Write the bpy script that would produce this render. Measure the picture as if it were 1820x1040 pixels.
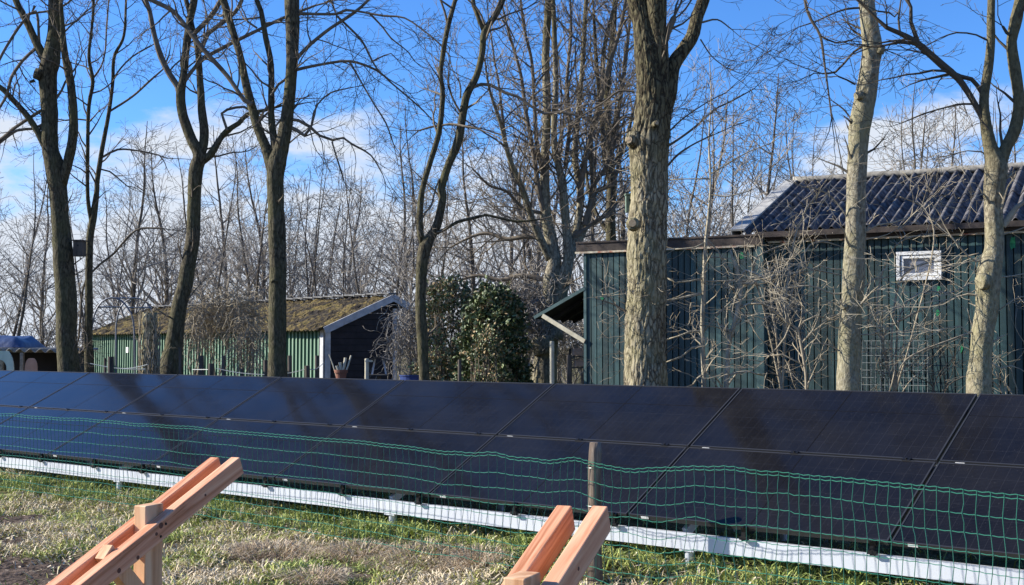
import bpy, math, random
from mathutils import Vector, Matrix, noise
from math import sin, cos, pi, radians, sqrt
R = random.Random(11)
for o in list(bpy.data.objects): bpy.data.objects.remove(o)
scene = bpy.context.scene
C = scene.collection

# ------------------------------------------------------------------ camera
F, PITCH, CAMZ = 2155.3, 0.0444, 1.53
cam = bpy.data.cameras.new('camera'); camo = bpy.data.objects.new('camera', cam); C.objects.link(camo)
camo.location = (0, 0, CAMZ); camo.rotation_euler = (pi/2 + PITCH, 0, 0)
cam.sensor_width = 36; cam.lens = 36*F/1820; cam.clip_start = .05; cam.clip_end = 3000
scene.camera = camo
scene.render.resolution_x, scene.render.resolution_y = 1024, 585

# ------------------------------------------------------------------ light
SUN_EL, SUN_B = radians(28), radians(-6)
sv = Vector((-cos(SUN_EL)*cos(SUN_B), -cos(SUN_EL)*sin(SUN_B), sin(SUN_EL)))
sl = bpy.data.lights.new('sun', 'SUN'); sl.energy = 5.0; sl.angle = radians(.5); sl.color = (1, .94, .84)
so = bpy.data.objects.new('sun', sl); C.objects.link(so); so.rotation_euler = sv.to_track_quat('Z', 'Y').to_euler()
so.location = sv*50
scene.view_settings.view_transform = 'Standard'; scene.view_settings.look = 'None'
scene.view_settings.exposure = 1.0; scene.view_settings.gamma = 1
w = bpy.data.worlds.new('World'); scene.world = w; w.use_nodes = True
nt = w.node_tree; nt.nodes.clear()
N = nt.nodes.new; L = nt.links.new
sky = N('ShaderNodeTexSky'); sky.sky_type = 'NISHITA'; sky.sun_disc = False
sky.sun_elevation = SUN_EL; sky.sun_rotation = math.atan2(sv.x, sv.y)
sky.air_density = 1.0; sky.dust_density = .25; sky.ozone_density = 3.0; sky.altitude = 0
hs = N('ShaderNodeHueSaturation'); hs.inputs['Saturation'].default_value = 1.05; hs.inputs['Value'].default_value = 1.0
tn = N('ShaderNodeMix'); tn.data_type = 'RGBA'; tn.blend_type = 'MULTIPLY'; tn.inputs['Factor'].default_value = 1; tn.inputs['B'].default_value = (.74, 1.08, 1.62, 1)
L(sky.outputs[0], tn.inputs['A']); L(tn.outputs['Result'], hs.inputs['Color'])
tc = N('ShaderNodeTexCoord'); sep = N('ShaderNodeSeparateXYZ'); L(tc.outputs['Generated'], sep.inputs[0])
mp = N('ShaderNodeMapping'); mp.inputs['Scale'].default_value = (1.0, 1.0, 2.6); L(tc.outputs['Generated'], mp.inputs[0])
cn = N('ShaderNodeTexNoise'); cn.inputs['Scale'].default_value = 5.2; cn.inputs['Detail'].default_value = 9; cn.inputs['Roughness'].default_value = .58
mp.inputs['Location'].default_value = (.35, .0, .2)
L(mp.outputs[0], cn.inputs['Vector'])
# cloud cover grows towards the horizon
cov = N('ShaderNodeMapRange'); cov.inputs[1].default_value = 0.0; cov.inputs[2].default_value = .28
cov.inputs[3].default_value = .36; cov.inputs[4].default_value = -.26; L(sep.outputs['Z'], cov.inputs[0])
ad = N('ShaderNodeMath'); ad.operation = 'ADD'; L(cn.outputs['Fac'], ad.inputs[0]); L(cov.outputs[0], ad.inputs[1])
cr = N('ShaderNodeMapRange'); cr.inputs[1].default_value = .49; cr.inputs[2].default_value = .65; cr.interpolation_type = 'SMOOTHSTEP'
L(ad.outputs[0], cr.inputs[0])
cm = N('ShaderNodeMix'); cm.data_type = 'RGBA'; L(cr.outputs[0], cm.inputs['Factor']); L(hs.outputs[0], cm.inputs['A'])
cm.inputs['B'].default_value = (5.6, 6.1, 6.9, 1)
bg = N('ShaderNodeBackground'); bg.inputs['Strength'].default_value = .068; L(cm.outputs['Result'], bg.inputs['Color'])
wo = N('ShaderNodeOutputWorld'); L(bg.outputs[0], wo.inputs[0])

# ------------------------------------------------------------------ helpers
def at(px, py, Y):
    r = (px-910)/F; u = (520-py)/F
    d = Vector((r, cos(PITCH)-u*sin(PITCH), sin(PITCH)+u*cos(PITCH)))
    return Vector((0, 0, CAMZ)) + d*(Y/d.y)

class MB:
    def __init__(s): s.v = []; s.f = []; s.m = []; s.mi = 0
    def vert(s, p): s.v.append(tuple(p)); return len(s.v)-1
    def face(s, *i): s.f.append(tuple(i)); s.m.append(s.mi)
    def quad(s, a, b, c, d):
        n = len(s.v); s.v += [tuple(a), tuple(b), tuple(c), tuple(d)]; s.face(n, n+1, n+2, n+3)
    def obox(s, c, ax, ay, az):
        """box: centre, three half-axis vectors"""
        c = Vector(c); ax, ay, az = Vector(ax), Vector(ay), Vector(az)
        n = len(s.v)
        for k in (-1, 1):
            for j in (-1, 1):
                for i in (-1, 1): s.v.append(tuple(c+ax*i+ay*j+az*k))
        for q in ((0, 2, 3, 1), (4, 5, 7, 6), (0, 1, 5, 4), (2, 6, 7, 3), (0, 4, 6, 2), (1, 3, 7, 5)):
            s.face(*[n+i for i in q])
    def beam(s, a, b, w, h, up=Vector((0, 0, 1))):
        a = Vector(a); b = Vector(b); d = (b-a); l = d.length; d.normalize()
        x = d.cross(up).normalized(); z = x.cross(d)
        s.obox((a+b)/2, x*w/2, d*l/2, z*h/2)
    def tube(s, pts, rads, n=6, cap=True, lump=None):
        if len(pts) < 2: return
        pts = [Vector(p) for p in pts]
        t = (pts[1]-pts[0]).normalized()
        x = t.orthogonal().normalized()
        base = len(s.v)
        for i, p in enumerate(pts):
            if i == 0: tt = pts[1]-pts[0]
            elif i == len(pts)-1: tt = pts[i]-pts[i-1]
            else: tt = pts[i+1]-pts[i-1]
            tt = tt.normalized()
            x = (x-tt*x.dot(tt))
            if x.length < 1e-6: x = tt.orthogonal()
            x.normalize(); y = tt.cross(x)
            r = rads[i]
            for k in range(n):
                a = 2*pi*k/n
                o = x*cos(a)+y*sin(a)
                rr = r if lump is None else r*lump(p, o, i)
                s.v.append(tuple(p+o*rr))
        for i in range(len(pts)-1):
            for k in range(n):
                k2 = (k+1) % n
                s.face(base+i*n+k, base+i*n+k2, base+(i+1)*n+k2, base+(i+1)*n+k)
        if cap and n > 3:
            s.face(*[base+k for k in range(n)][::-1]); e = base+(len(pts)-1)*n; s.face(*[e+k for k in range(n)])
    def prism(s, poly, d):
        """planar polygon (3D points) extruded by vector d"""
        n = len(s.v); k = len(poly); d = Vector(d)
        for p in poly: s.v.append(tuple(p))
        for p in poly: s.v.append(tuple(Vector(p)+d))
        s.face(*range(n, n+k)); s.face(*reversed(range(n+k, n+2*k)))
        for i in range(k):
            j = (i+1) % k; s.face(n+j, n+i, n+k+i, n+k+j)
    def build(s, name, mats, parent=None, smooth=False, bevel=0, origin=None):
        me = bpy.data.meshes.new(name)
        v = s.v
        if origin is not None: og = Vector(origin)
        else:
            og = Vector((0, 0, 0)); q = parent
            while q is not None: og += Vector(q.location); q = q.parent
        if og.length > 0: v = [(a-og.x, b-og.y, c-og.z) for a, b, c in v]
        me.from_pydata(v, [], s.f)
        if not isinstance(mats, (list, tuple)): mats = [mats]
        for m in mats: me.materials.append(m)
        if len(mats) > 1: me.polygons.foreach_set('material_index', s.m)
        if smooth: me.polygons.foreach_set('use_smooth', [True]*len(me.polygons))
        me.update()
        o = bpy.data.objects.new(name, me); C.objects.link(o)
        if parent is not None: o.parent = parent
        else: o.location = og
        if bevel:
            b = o.modifiers.new('bevel', 'BEVEL'); b.width = bevel; b.segments = 2; b.limit_method = 'ANGLE'
        return o

def tag(o, label=None, cat=None, group=None, kind=None):
    if label: o['label'] = label
    if cat: o['category'] = cat
    if group: o['group'] = group
    if kind: o['kind'] = kind
    return o
def empty(name, loc, label, cat, group=None):
    o = bpy.data.objects.new(name, None); C.objects.link(o); o.location = loc; o.empty_display_size = .2
    return tag(o, label, cat, group)

# ------------------------------------------------------------------ materials
def mat(name, col, rough=.8, metal=0, spec=.5):
    m = bpy.data.materials.new(name); m.use_nodes = True
    b = m.node_tree.nodes['Principled BSDF']
    b.inputs['Base Color'].default_value = (*col, 1); b.inputs['Roughness'].default_value = rough
    b.inputs['Metallic'].default_value = metal; b.inputs['Specular IOR Level'].default_value = spec
    return m
def noisy(name, stops, scale=6, rough=.85, stretch=(1, 1, 1), bump=.3, bscale=None, bdist=.01, detail=8, metal=0, spec=.3, dist=0., bstretch=None):
    """procedural: noise in object space through a colour ramp plus a bump"""
    m = mat(name, stops[0][1], rough, metal, spec); t = m.node_tree; b = t.nodes['Principled BSDF']
    tc = t.nodes.new('ShaderNodeTexCoord'); mp = t.nodes.new('ShaderNodeMapping'); mp.inputs['Scale'].default_value = stretch
    t.links.new(tc.outputs['Object'], mp.inputs[0])
    n = t.nodes.new('ShaderNodeTexNoise'); n.inputs['Scale'].default_value = scale; n.inputs['Detail'].default_value = detail
    n.inputs['Distortion'].default_value = dist; n.inputs['Roughness'].default_value = .6
    t.links.new(mp.outputs[0], n.inputs['Vector'])
    r = t.nodes.new('ShaderNodeValToRGB'); el = r.color_ramp.elements
    for i, (p, c) in enumerate(stops):
        e = el[i] if i < 2 else el.new(p)
        e.position = p; e.color = (*c, 1)
    t.links.new(n.outputs['Fac'], r.inputs[0]); t.links.new(r.outputs[0], b.inputs['Base Color'])
    if bump:
        mp2 = t.nodes.new('ShaderNodeMapping'); mp2.inputs['Scale'].default_value = bstretch or stretch
        t.links.new(tc.outputs['Object'], mp2.inputs[0])
        n2 = t.nodes.new('ShaderNodeTexNoise'); n2.inputs['Scale'].default_value = bscale or scale*3; n2.inputs['Detail'].default_value = 6
        t.links.new(mp2.outputs[0], n2.inputs['Vector'])
        bp = t.nodes.new('ShaderNodeBump'); bp.inputs['Strength'].default_value = bump; bp.inputs['Distance'].default_value = bdist
        t.links.new(n2.outputs['Fac'], bp.inputs['Height']); t.links.new(bp.outputs[0], b.inputs['Normal'])
    return m
def bark(name, dark, light, moss, furrow=14, amt=.5, zs=.3, vor=1., upper=None):
    m = mat(name, light, .95, 0, .15); t = m.node_tree; b = t.nodes['Principled BSDF']; nn = t.nodes.new; ll = t.links.new
    tc = nn('ShaderNodeTexCoord'); mp = nn('ShaderNodeMapping'); mp.inputs['Scale'].default_value = (1, 1, zs); ll(tc.outputs['Object'], mp.inputs[0])
    wn = nn('ShaderNodeTexNoise'); wn.inputs['Scale'].default_value = 5; wn.inputs['Detail'].default_value = 4; ll(tc.outputs['Object'], wn.inputs['Vector'])
    vm = nn('ShaderNodeMix'); vm.data_type = 'VECTOR'; vm.inputs['Factor'].default_value = .10; ll(mp.outputs[0], vm.inputs['A']); ll(wn.outputs['Color'], vm.inputs['B'])
    vo = nn('ShaderNodeTexVoronoi'); vo.feature = 'DISTANCE_TO_EDGE'; vo.inputs['Scale'].default_value = furrow; ll(vm.outputs['Result'], vo.inputs['Vector'])
    n1 = nn('ShaderNodeTexNoise'); n1.inputs['Scale'].default_value = furrow*2.2; n1.inputs['Detail'].default_value = 8; n1.inputs['Roughness'].default_value = .65; ll(mp.outputs[0], n1.inputs['Vector'])
    mr = nn('ShaderNodeMapRange'); mr.inputs[1].default_value = .0; mr.inputs[2].default_value = .20; mr.inputs[3].default_value = 1-vor; ll(vo.outputs['Distance'], mr.inputs[0])
    mu = nn('ShaderNodeMath'); mu.operation = 'MULTIPLY'; ll(mr.outputs[0], mu.inputs[0]); ll(n1.outputs['Fac'], mu.inputs[1])
    r = nn('ShaderNodeValToRGB'); e = r.color_ramp.elements; e[0].position = .08+.26*(1-vor); e[0].color = (*dark, 1); e[1].position = .52+.12*(1-vor); e[1].color = (*light, 1)
    ll(mu.outputs[0], r.inputs[0])
    n2 = nn('ShaderNodeTexNoise'); n2.inputs['Scale'].default_value = 2.3; n2.inputs['Detail'].default_value = 7; n2.inputs['Roughness'].default_value = .7; ll(tc.outputs['Object'], n2.inputs['Vector'])
    m2 = nn('ShaderNodeMapRange'); m2.inputs[1].default_value = .42; m2.inputs[2].default_value = .68; m2.inputs[4].default_value = .75; ll(n2.outputs['Fac'], m2.inputs[0])
    mx = nn('ShaderNodeMix'); mx.data_type = 'RGBA'; ll(m2.outputs[0], mx.inputs['Factor']); ll(r.outputs[0], mx.inputs['A']); mx.inputs['B'].default_value = (*moss, 1)
    res = mx.outputs['Result']
    if upper:      # colour blends to a darker brown above this height
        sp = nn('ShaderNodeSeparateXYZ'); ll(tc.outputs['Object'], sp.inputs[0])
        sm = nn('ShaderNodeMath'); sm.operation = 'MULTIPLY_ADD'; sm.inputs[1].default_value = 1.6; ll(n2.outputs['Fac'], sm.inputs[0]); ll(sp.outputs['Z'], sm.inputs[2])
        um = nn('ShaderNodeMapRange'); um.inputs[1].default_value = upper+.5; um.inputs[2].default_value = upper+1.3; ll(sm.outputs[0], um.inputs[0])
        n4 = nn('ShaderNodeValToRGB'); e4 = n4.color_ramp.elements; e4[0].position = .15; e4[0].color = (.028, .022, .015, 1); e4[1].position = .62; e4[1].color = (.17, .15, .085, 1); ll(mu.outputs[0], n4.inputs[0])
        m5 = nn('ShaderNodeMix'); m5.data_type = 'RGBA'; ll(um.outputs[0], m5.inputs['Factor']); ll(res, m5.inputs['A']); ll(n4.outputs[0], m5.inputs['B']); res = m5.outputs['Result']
    ll(res, b.inputs['Base Color'])
    bp = nn('ShaderNodeBump'); bp.inputs['Strength'].default_value = amt; bp.inputs['Distance'].default_value = .02
    ll(mu.outputs[0], bp.inputs['Height']); ll(bp.outputs[0], b.inputs['Normal'])
    return m
M = {}
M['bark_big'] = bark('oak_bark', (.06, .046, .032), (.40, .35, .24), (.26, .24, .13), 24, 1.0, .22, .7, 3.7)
M['bark_pale'] = bark('pale_bark', (.10, .082, .058), (.36, .33, .245), (.27, .25, .13), 16, 1.0, .55, .12)
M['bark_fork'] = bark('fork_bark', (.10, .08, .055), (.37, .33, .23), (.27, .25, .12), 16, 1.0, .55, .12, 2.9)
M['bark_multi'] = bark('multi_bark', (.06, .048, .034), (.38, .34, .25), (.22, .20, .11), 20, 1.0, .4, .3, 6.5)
M['bark_dark'] = bark('dark_bark', (.012, .010, .007), (.14, .12, .08), (.10, .098, .045), 20, 1.0, .3, .3)
M['twig'] = noisy('twig_bark', [(.3, (.09, .072, .052)), (.7, (.20, .165, .12))], 9, .9, bump=0)
M['twig_pale'] = noisy('pale_twig_bark', [(.3, (.20, .165, .115)), (.7, (.38, .33, .24))], 9, .9, bump=0)
M['bark_far'] = noisy('far_bark', [(.3, (.05, .042, .032)), (.7, (.15, .125, .095))], 5, .95, bump=0)
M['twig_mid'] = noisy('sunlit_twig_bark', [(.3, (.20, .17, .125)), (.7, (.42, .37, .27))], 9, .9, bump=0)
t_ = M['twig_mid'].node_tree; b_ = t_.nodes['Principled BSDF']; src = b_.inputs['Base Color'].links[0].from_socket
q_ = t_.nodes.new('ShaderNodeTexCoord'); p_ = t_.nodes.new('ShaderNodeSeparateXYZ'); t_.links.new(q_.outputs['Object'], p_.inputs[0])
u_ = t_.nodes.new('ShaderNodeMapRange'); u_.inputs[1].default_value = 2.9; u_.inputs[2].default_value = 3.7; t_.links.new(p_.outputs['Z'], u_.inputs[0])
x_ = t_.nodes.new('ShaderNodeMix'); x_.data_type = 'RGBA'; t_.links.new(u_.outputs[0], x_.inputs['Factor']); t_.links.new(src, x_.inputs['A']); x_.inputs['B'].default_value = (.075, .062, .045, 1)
t_.links.new(x_.outputs['Result'], b_.inputs['Base Color'])     # colour turns dark with height, low side shoots stay pale
M['sap_bark'] = noisy('sapling_bark', [(.3, (.20, .175, .125)), (.7, (.48, .43, .32))], 9, .8, bump=0)
M['twig_far'] = noisy('far_twig_bark', [(.3, (.15, .135, .115)), (.7, (.36, .325, .28))], 3, .95, bump=0)
M['cut'] = noisy('cut_wood', [(.3, (.30, .22, .13)), (.7, (.46, .36, .23))], 30, .8, bump=0)
M['alu'] = noisy('galvanised_aluminium', [(.3, (.60, .63, .68)), (.7, (.68, .71, .76))], 1.2, .38, (1, 1, 1), bump=0, metal=.35, spec=.5)
M['blackmetal'] = mat('black_anodised_frame', (.045, .046, .050), .45, .45)
M['clamp'] = mat('black_clamp_metal', (.015, .015, .016), .4, .5)
M['plastic'] = mat('white_sticker', (.75, .75, .74), .5)
M['wire'] = mat('green_coated_wire', (.04, .19, .125), .32, 0, .5)

# solar glass: dark cells with faint grid, in object space (x along the panel, y up the slope)
def solar_mat():
    m = mat('solar_glass', (.006, .006, .008), .22, 0, .17); t = m.node_tree; b = t.nodes['Principled BSDF']; nn = t.nodes.new; ll = t.links.new
    tc = nn('ShaderNodeTexCoord'); sp = nn('ShaderNodeSeparateXYZ'); ll(tc.outputs['Object'], sp.inputs[0])
    def line(sock, freq, width, off=0.):
        a = nn('ShaderNodeMath'); a.operation = 'MULTIPLY_ADD'; a.inputs[1].default_value = freq; a.inputs[2].default_value = off; ll(sock, a.inputs[0])
        f = nn('ShaderNodeMath'); f.operation = 'FRACT'; ll(a.outputs[0], f.inputs[0])
        c = nn('ShaderNodeMath'); c.operation = 'SUBTRACT'; c.inputs[1].default_value = .5; ll(f.outputs[0], c.inputs[0])
        d = nn('ShaderNodeMath'); d.operation = 'ABSOLUTE'; ll(c.outputs[0], d.inputs[0])
        g = nn('ShaderNodeMath'); g.operation = 'GREATER_THAN'; g.inputs[1].default_value = .5-width*freq/2; ll(d.outputs[0], g.inputs[0])
        return g.outputs[0]
    def add(a, b_, k):
        q = nn('ShaderNodeMath'); q.operation = 'MULTIPLY_ADD'; q.inputs[1].default_value = k; ll(a, q.inputs[0]); ll(b_, q.inputs[2]); return q.outputs[0]
    z = nn('ShaderNodeValue'); z.outputs[0].default_value = 0
    busb = add(line(sp.outputs['Y'], 60, .0016), z.outputs[0], .45)
    cells = add(line(sp.outputs['X'], 12.0, .003), busb, .35)
    cells = add(line(sp.outputs['Y'], 6.25, .003), cells, .35)
    mx = nn('ShaderNodeMix'); mx.data_type = 'RGBA'; ll(cells, mx.inputs['Factor'])
    no = nn('ShaderNodeTexNoise'); no.inputs['Scale'].default_value = 1.3; no.inputs['Detail'].default_value = 8; no.inputs['Roughness'].default_value = .7; ll(tc.outputs['Object'], no.inputs['Vector'])
    r = nn('ShaderNodeValToRGB'); r.color_ramp.elements[0].color = (.004, .004, .0055, 1); r.color_ramp.elements[1].color = (.012, .0115, .0125, 1)
    r.color_ramp.elements[0].position = .35; r.color_ramp.elements[1].position = .7
    ll(no.outputs['Fac'], r.inputs[0]); ll(r.outputs[0], mx.inputs['A']); mx.inputs['B'].default_value = (.036, .036, .039, 1)
    # dust specks
    n3 = nn('ShaderNodeTexNoise'); n3.inputs['Scale'].default_value = 55; n3.inputs['Detail'].default_value = 3; ll(tc.outputs['Object'], n3.inputs['Vector'])
    m3 = nn('ShaderNodeMapRange'); m3.inputs[1].default_value = .66; m3.inputs[2].default_value = .80; m3.inputs[4].default_value = .35; ll(n3.outputs['Fac'], m3.inputs[0])
    m4 = nn('ShaderNodeMix'); m4.data_type = 'RGBA'; ll(m3.outputs[0], m4.inputs['Factor']); ll(mx.outputs['Result'], m4.inputs['A']); m4.inputs['B'].default_value = (.10, .095, .09, 1)
    ll(m4.outputs['Result'], b.inputs['Base Color'])
    # half-cut centre gap and string gaps, a shade darker and duller
    rr = nn('ShaderNodeMapRange'); rr.inputs[3].default_value = .05; rr.inputs[4].default_value = .17; ll(no.outputs['Fac'], rr.inputs[0]); ll(rr.outputs[0], b.inputs['Roughness'])
    bp = nn('ShaderNodeBump'); bp.inputs['Strength'].default_value = .25; bp.inputs['Distance'].default_value = .001; ll(cells, bp.inputs['Height']); ll(bp.outputs[0], b.inputs['Normal'])
    return m
M['solar'] = solar_mat()

# ------------------------------------------------------------------ solar array geometry
YAW, TILT = .8920, .4626
S = .87
A = Vector((-sin(YAW), cos(YAW), 0)); NH = Vector((cos(YAW), sin(YAW), 0))
UP = NH*cos(TILT)+Vector((0, 0, 1))*sin(TILT)
NRM = A.cross(UP); NRM = NRM if NRM.z > 0 else -NRM
O = Vector((4.0642, 10.5855, -.4048))*S + Vector((0, 0, CAMZ))
PW, PH = 2.30*S, 1.154*S
LOW = O-UP*2*PH
def front(s_): return LOW-NH*s_             # a point s_ metres in front of the lower edge
def sdist(x, y): return -((Vector((x, y, 0))-Vector((LOW.x, LOW.y, 0))).dot(NH))
def sstep(a, b, x):
    t = min(1, max(0, (x-a)/(b-a))); return t*t*(3-2*t)
def gz(x, y):
    s_ = sdist(x, y)
    z = -.13*sstep(-.1, .8, s_) - .05*sstep(.8, 4, s_)
    z -= .055*sstep(-7, -3, s_)*(1-sstep(6, 12, s_))
    if abs(x) < 14 and 0 < y < 26:
        z += .06*noise.noise(Vector((x*.7, y*.7, 3)))+.045*noise.noise(Vector((x*2.6, y*2.6, 1)))+.022*noise.noise(Vector((x*7, y*7, 4)))
    return z

# ------------------------------------------------------------------ ground
mudc = Vector((-3.85, 9.5, 0))
mudspots = [(mudc.x-.1, mudc.y-.15, 1.0), (mudc.x+.6, mudc.y+.9, .35), (mudc.x-.7, mudc.y+1.3, .35), (mudc.x+1.9, mudc.y+.3, .3), (mudc.x+2.6, mudc.y-.3, .28), (-4.9, 12.1, .4), (-5.6, 12.6, .3)]
def mud(x, y):
    v = 0
    for a, b, r in mudspots:
        d = sqrt((x-a)**2+(y-b)**2)/r
        v = max(v, 1-sstep(.55, 1.2, d+.5*noise.noise(Vector((x*3, y*3, 0)))))
    return v
def graded(lo, a, b, hi, st):
    v = []; n = 14
    for i in range(n): v.append(lo+(a-lo)*(1-(1-i/n)**3))
    k = int((b-a)/st)
    v += [a+(b-a)*i/k for i in range(k)]
    for i in range(n+1): v.append(b+(hi-b)*(i/n)**3)
    return v
gx = graded(-700, -8, 5, 700, .06); gy = graded(-60, 5.5, 16.5, 1500, .06)
g = MB()
for y in gy:
    for x in gx: g.v.append((x, y, gz(x, y)))
nx = len(gx)
for j in range(len(gy)-1):
    for i in range(nx-1): g.face(j*nx+i, j*nx+i+1, (j+1)*nx+i+1, (j+1)*nx+i)
gm = mat('grass_soil', (.1, .1, .05), .95, 0, .1)
def ground_mat(m):
    t = m.node_tree; b = t.nodes['Principled BSDF']; nn = t.nodes.new; ll = t.links.new
    tc = nn('ShaderNodeTexCoord')
    n = nn('ShaderNodeTexNoise'); n.inputs['Scale'].default_value = 7; n.inputs['Detail'].default_value = 10; n.inputs['Roughness'].default_value = .7; ll(tc.outputs['Object'], n.inputs['Vector'])
    r = nn('ShaderNodeValToRGB'); e = r.color_ramp.elements; e[0].position = .3; e[0].color = (.022, .020, .010, 1); e[1].position = .78; e[1].color = (.33, .27, .16, 1)
    q = e.new(.5); q.color = (.10, .09, .04, 1)
    ll(n.outputs['Fac'], r.inputs[0])
    at_ = nn('ShaderNodeAttribute'); at_.attribute_name = 'mud'
    n2 = nn('ShaderNodeTexNoise'); n2.inputs['Scale'].default_value = 18; n2.inputs['Detail'].default_value = 8; ll(tc.outputs['Object'], n2.inputs['Vector'])
    r2 = nn('ShaderNodeValToRGB'); e = r2.color_ramp.elements; e[0].position = .35; e[0].color = (.028, .019, .014, 1); e[1].position = .7; e[1].color = (.15, .11, .085, 1); ll(n2.outputs['Fac'], r2.inputs[0])
    mx = nn('ShaderNodeMix'); mx.data_type = 'RGBA'; ll(at_.outputs['Fac'], mx.inputs['Factor']); ll(r.outputs[0], mx.inputs['A']); ll(r2.outputs[0], mx.inputs['B'])
    ll(mx.outputs['Result'], b.inputs['Base Color'])
    bp = nn('ShaderNodeBump'); bp.inputs['Strength'].default_value = .9; bp.inputs['Distance'].default_value = .04; ll(n2.outputs['Fac'], bp.inputs['Height']); ll(bp.outputs[0], b.inputs['Normal'])
ground_mat(gm)
go = g.build('ground', gm, smooth=True); tag(go, kind='structure')
a_ = go.data.attributes.new('mud', 'FLOAT', 'POINT')
a_.data.foreach_set('value', [mud(p[0], p[1]) if -9 < p[0] < 6 and 6 < p[1] < 17 else 0. for p in g.v])

# ------------------------------------------------------------------ grass, dry tussocks, leaves
def blade_mat(name, c0, c1, tr=.25):
    m = noisy(name, [(.3, c0), (.7, c1)], 5, .7, bump=0, spec=.3)
    return m
GM = [blade_mat('green_blade', (.20, .26, .055), (.42, .47, .14)), blade_mat('straw_blade', (.46, .37, .23), (.76, .65, .46)), blade_mat('moss_blade', (.30, .31, .07), (.52, .50, .16))]
gb = MB()
def blade(x, y, z, h, wd, lean, az, mi, fa):
    gb.mi = mi
    d = Vector((cos(az), sin(az), 0))*lean*h; s_ = Vector((cos(fa), sin(fa), 0))*wd
    p = Vector((x, y, z)); q = p+d*.45+Vector((0, 0, h*.6)); t = p+d+Vector((0, 0, h*(1-.35*lean)))
    n = len(gb.v); gb.v += [tuple(p-s_), tuple(p+s_), tuple(q+s_*.7), tuple(q-s_*.7), tuple(t)]
    gb.face(n, n+1, n+2, n+3); gb.face(n+3, n+2, n+4)
cnt = 0
while cnt < 105000:
    s_ = R.uniform(-.9, 3.6) if R.random() < .95 else R.uniform(-2, 4)
    l_ = R.uniform(-3.2, 13.)
    p = LOW+A*l_-NH*s_
    x, y = p.x, p.y
    if y < 7.2 or x < -y*.45: continue
    cnt += 1
    pat = noise.noise(Vector((x*1.1, y*1.1, 9))); pat2 = noise.noise(Vector((x*3.3, y*3.3, 5)))
    if mud(x, y) > R.random()*1.05: continue
    if pat2 < -.12 and R.random() < .75: continue
    gr = pat*.9+pat2*.4+(.45 if s_ < .35 else 0)+R.gauss(0, .28)
    mi = 0 if gr > .22 else (2 if gr > -.08 else 1)
    h = R.uniform(.02, .085)*(1.25 if mi == 1 else 1)*(1+.7*max(0, pat2))
    if s_ < .3: h *= 1.5
    blade(x, y, gz(x, y)-.005, h, R.uniform(.003, .0085), R.uniform(.3, 1.9), R.uniform(0, 2*pi), mi, R.uniform(0, pi))
gb.build('grass', GM); tag(bpy.data.objects['grass'], 'short patchy winter lawn of green blades, moss and straw', 'grass', kind='stuff')
# dry tussocks : each one is a thing
tm = blade_mat('dry_tussock_blade', (.34, .24, .15), (.64, .50, .34))
tm2 = blade_mat('grey_tussock_blade', (.32, .27, .19), (.55, .48, .35))
def on_ground(px, py):
    Y = 9.
    for _ in range(30):
        p = at(px, py, Y); z = gz(p.x, p.y)
        dz = p.z-z
        Y += dz*Y/ (CAMZ-z)
    return at(px, py, Y)
tus = [(495, 985, .42, 'brown flattened tussock of dry grass left of the middle of the lawn'), (745, 985, .42, 'straw tussock of dry grass right below the rail in mid lawn'),
       (640, 960, .26, 'low pale tussock between the two larger dry grass tussocks'), (850, 1000, .26, 'brown dry grass tussock just left of the timber trestle by the post'),
       (330, 930, .2, 'thin dry grass tussock right behind the left timber trestle'), (560, 1030, .22, 'dry tussock at the lower photo edge below the brown tussock')]
for px, py, rr, lb in tus:
    c = on_ground(px, py); gb = MB()
    for k in range(int(3600*rr)):
        a = R.uniform(0, 2*pi); q = rr*sqrt(R.random())
        x, y = c.x+cos(a)*q, c.y+sin(a)*q*.8
        blade(x, y, gz(x, y)-.01, R.uniform(.08, .22)*(1-.5*q/rr), R.uniform(.002, .004), R.uniform(.5, 2.2), R.gauss(a, .9), 0 if R.random() < .6 else 1, R.uniform(0, pi))
    o = gb.build('grass_tussock', [tm, tm2], origin=c); tag(o, lb, 'grass tussock', 'dry grass tussocks in the lawn')
# leaf litter
lm_ = noisy('fallen_leaf', [(.3, (.34, .25, .14)), (.7, (.66, .57, .44))], 9, .7, bump=0)
lf = MB()
for k in range(2600):
    s_ = R.uniform(-.2, 2.6); l_ = R.uniform(-2, 9.5); p = LOW+A*l_-NH*s_
    if p.y < 7: continue
    z = gz(p.x, p.y)+R.uniform(.01, .035)
    a = R.uniform(0, 2*pi); L_ = R.uniform(.010, .030); w_ = L_*.6
    d = Vector((cos(a), sin(a), R.uniform(-.3, .3)))*L_; e = Vector((-sin(a), cos(a), R.uniform(-.5, .5)))*w_
    c = Vector((p.x, p.y, z)); n = len(lf.v)
    lf.v += [tuple(c-d), tuple(c-d*.2+e), tuple(c+d), tuple(c-d*.2-e), tuple(c+Vector((0, 0, -.006)))]
    lf.face(n, n+1, n+4); lf.face(n+1, n+2, n+4); lf.face(n+2, n+3, n+4); lf.face(n+3, n, n+4)
tag(lf.build('leaf_litter', lm_), 'pale dry leaves scattered over the lawn', 'leaves', kind='stuff')

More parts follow.
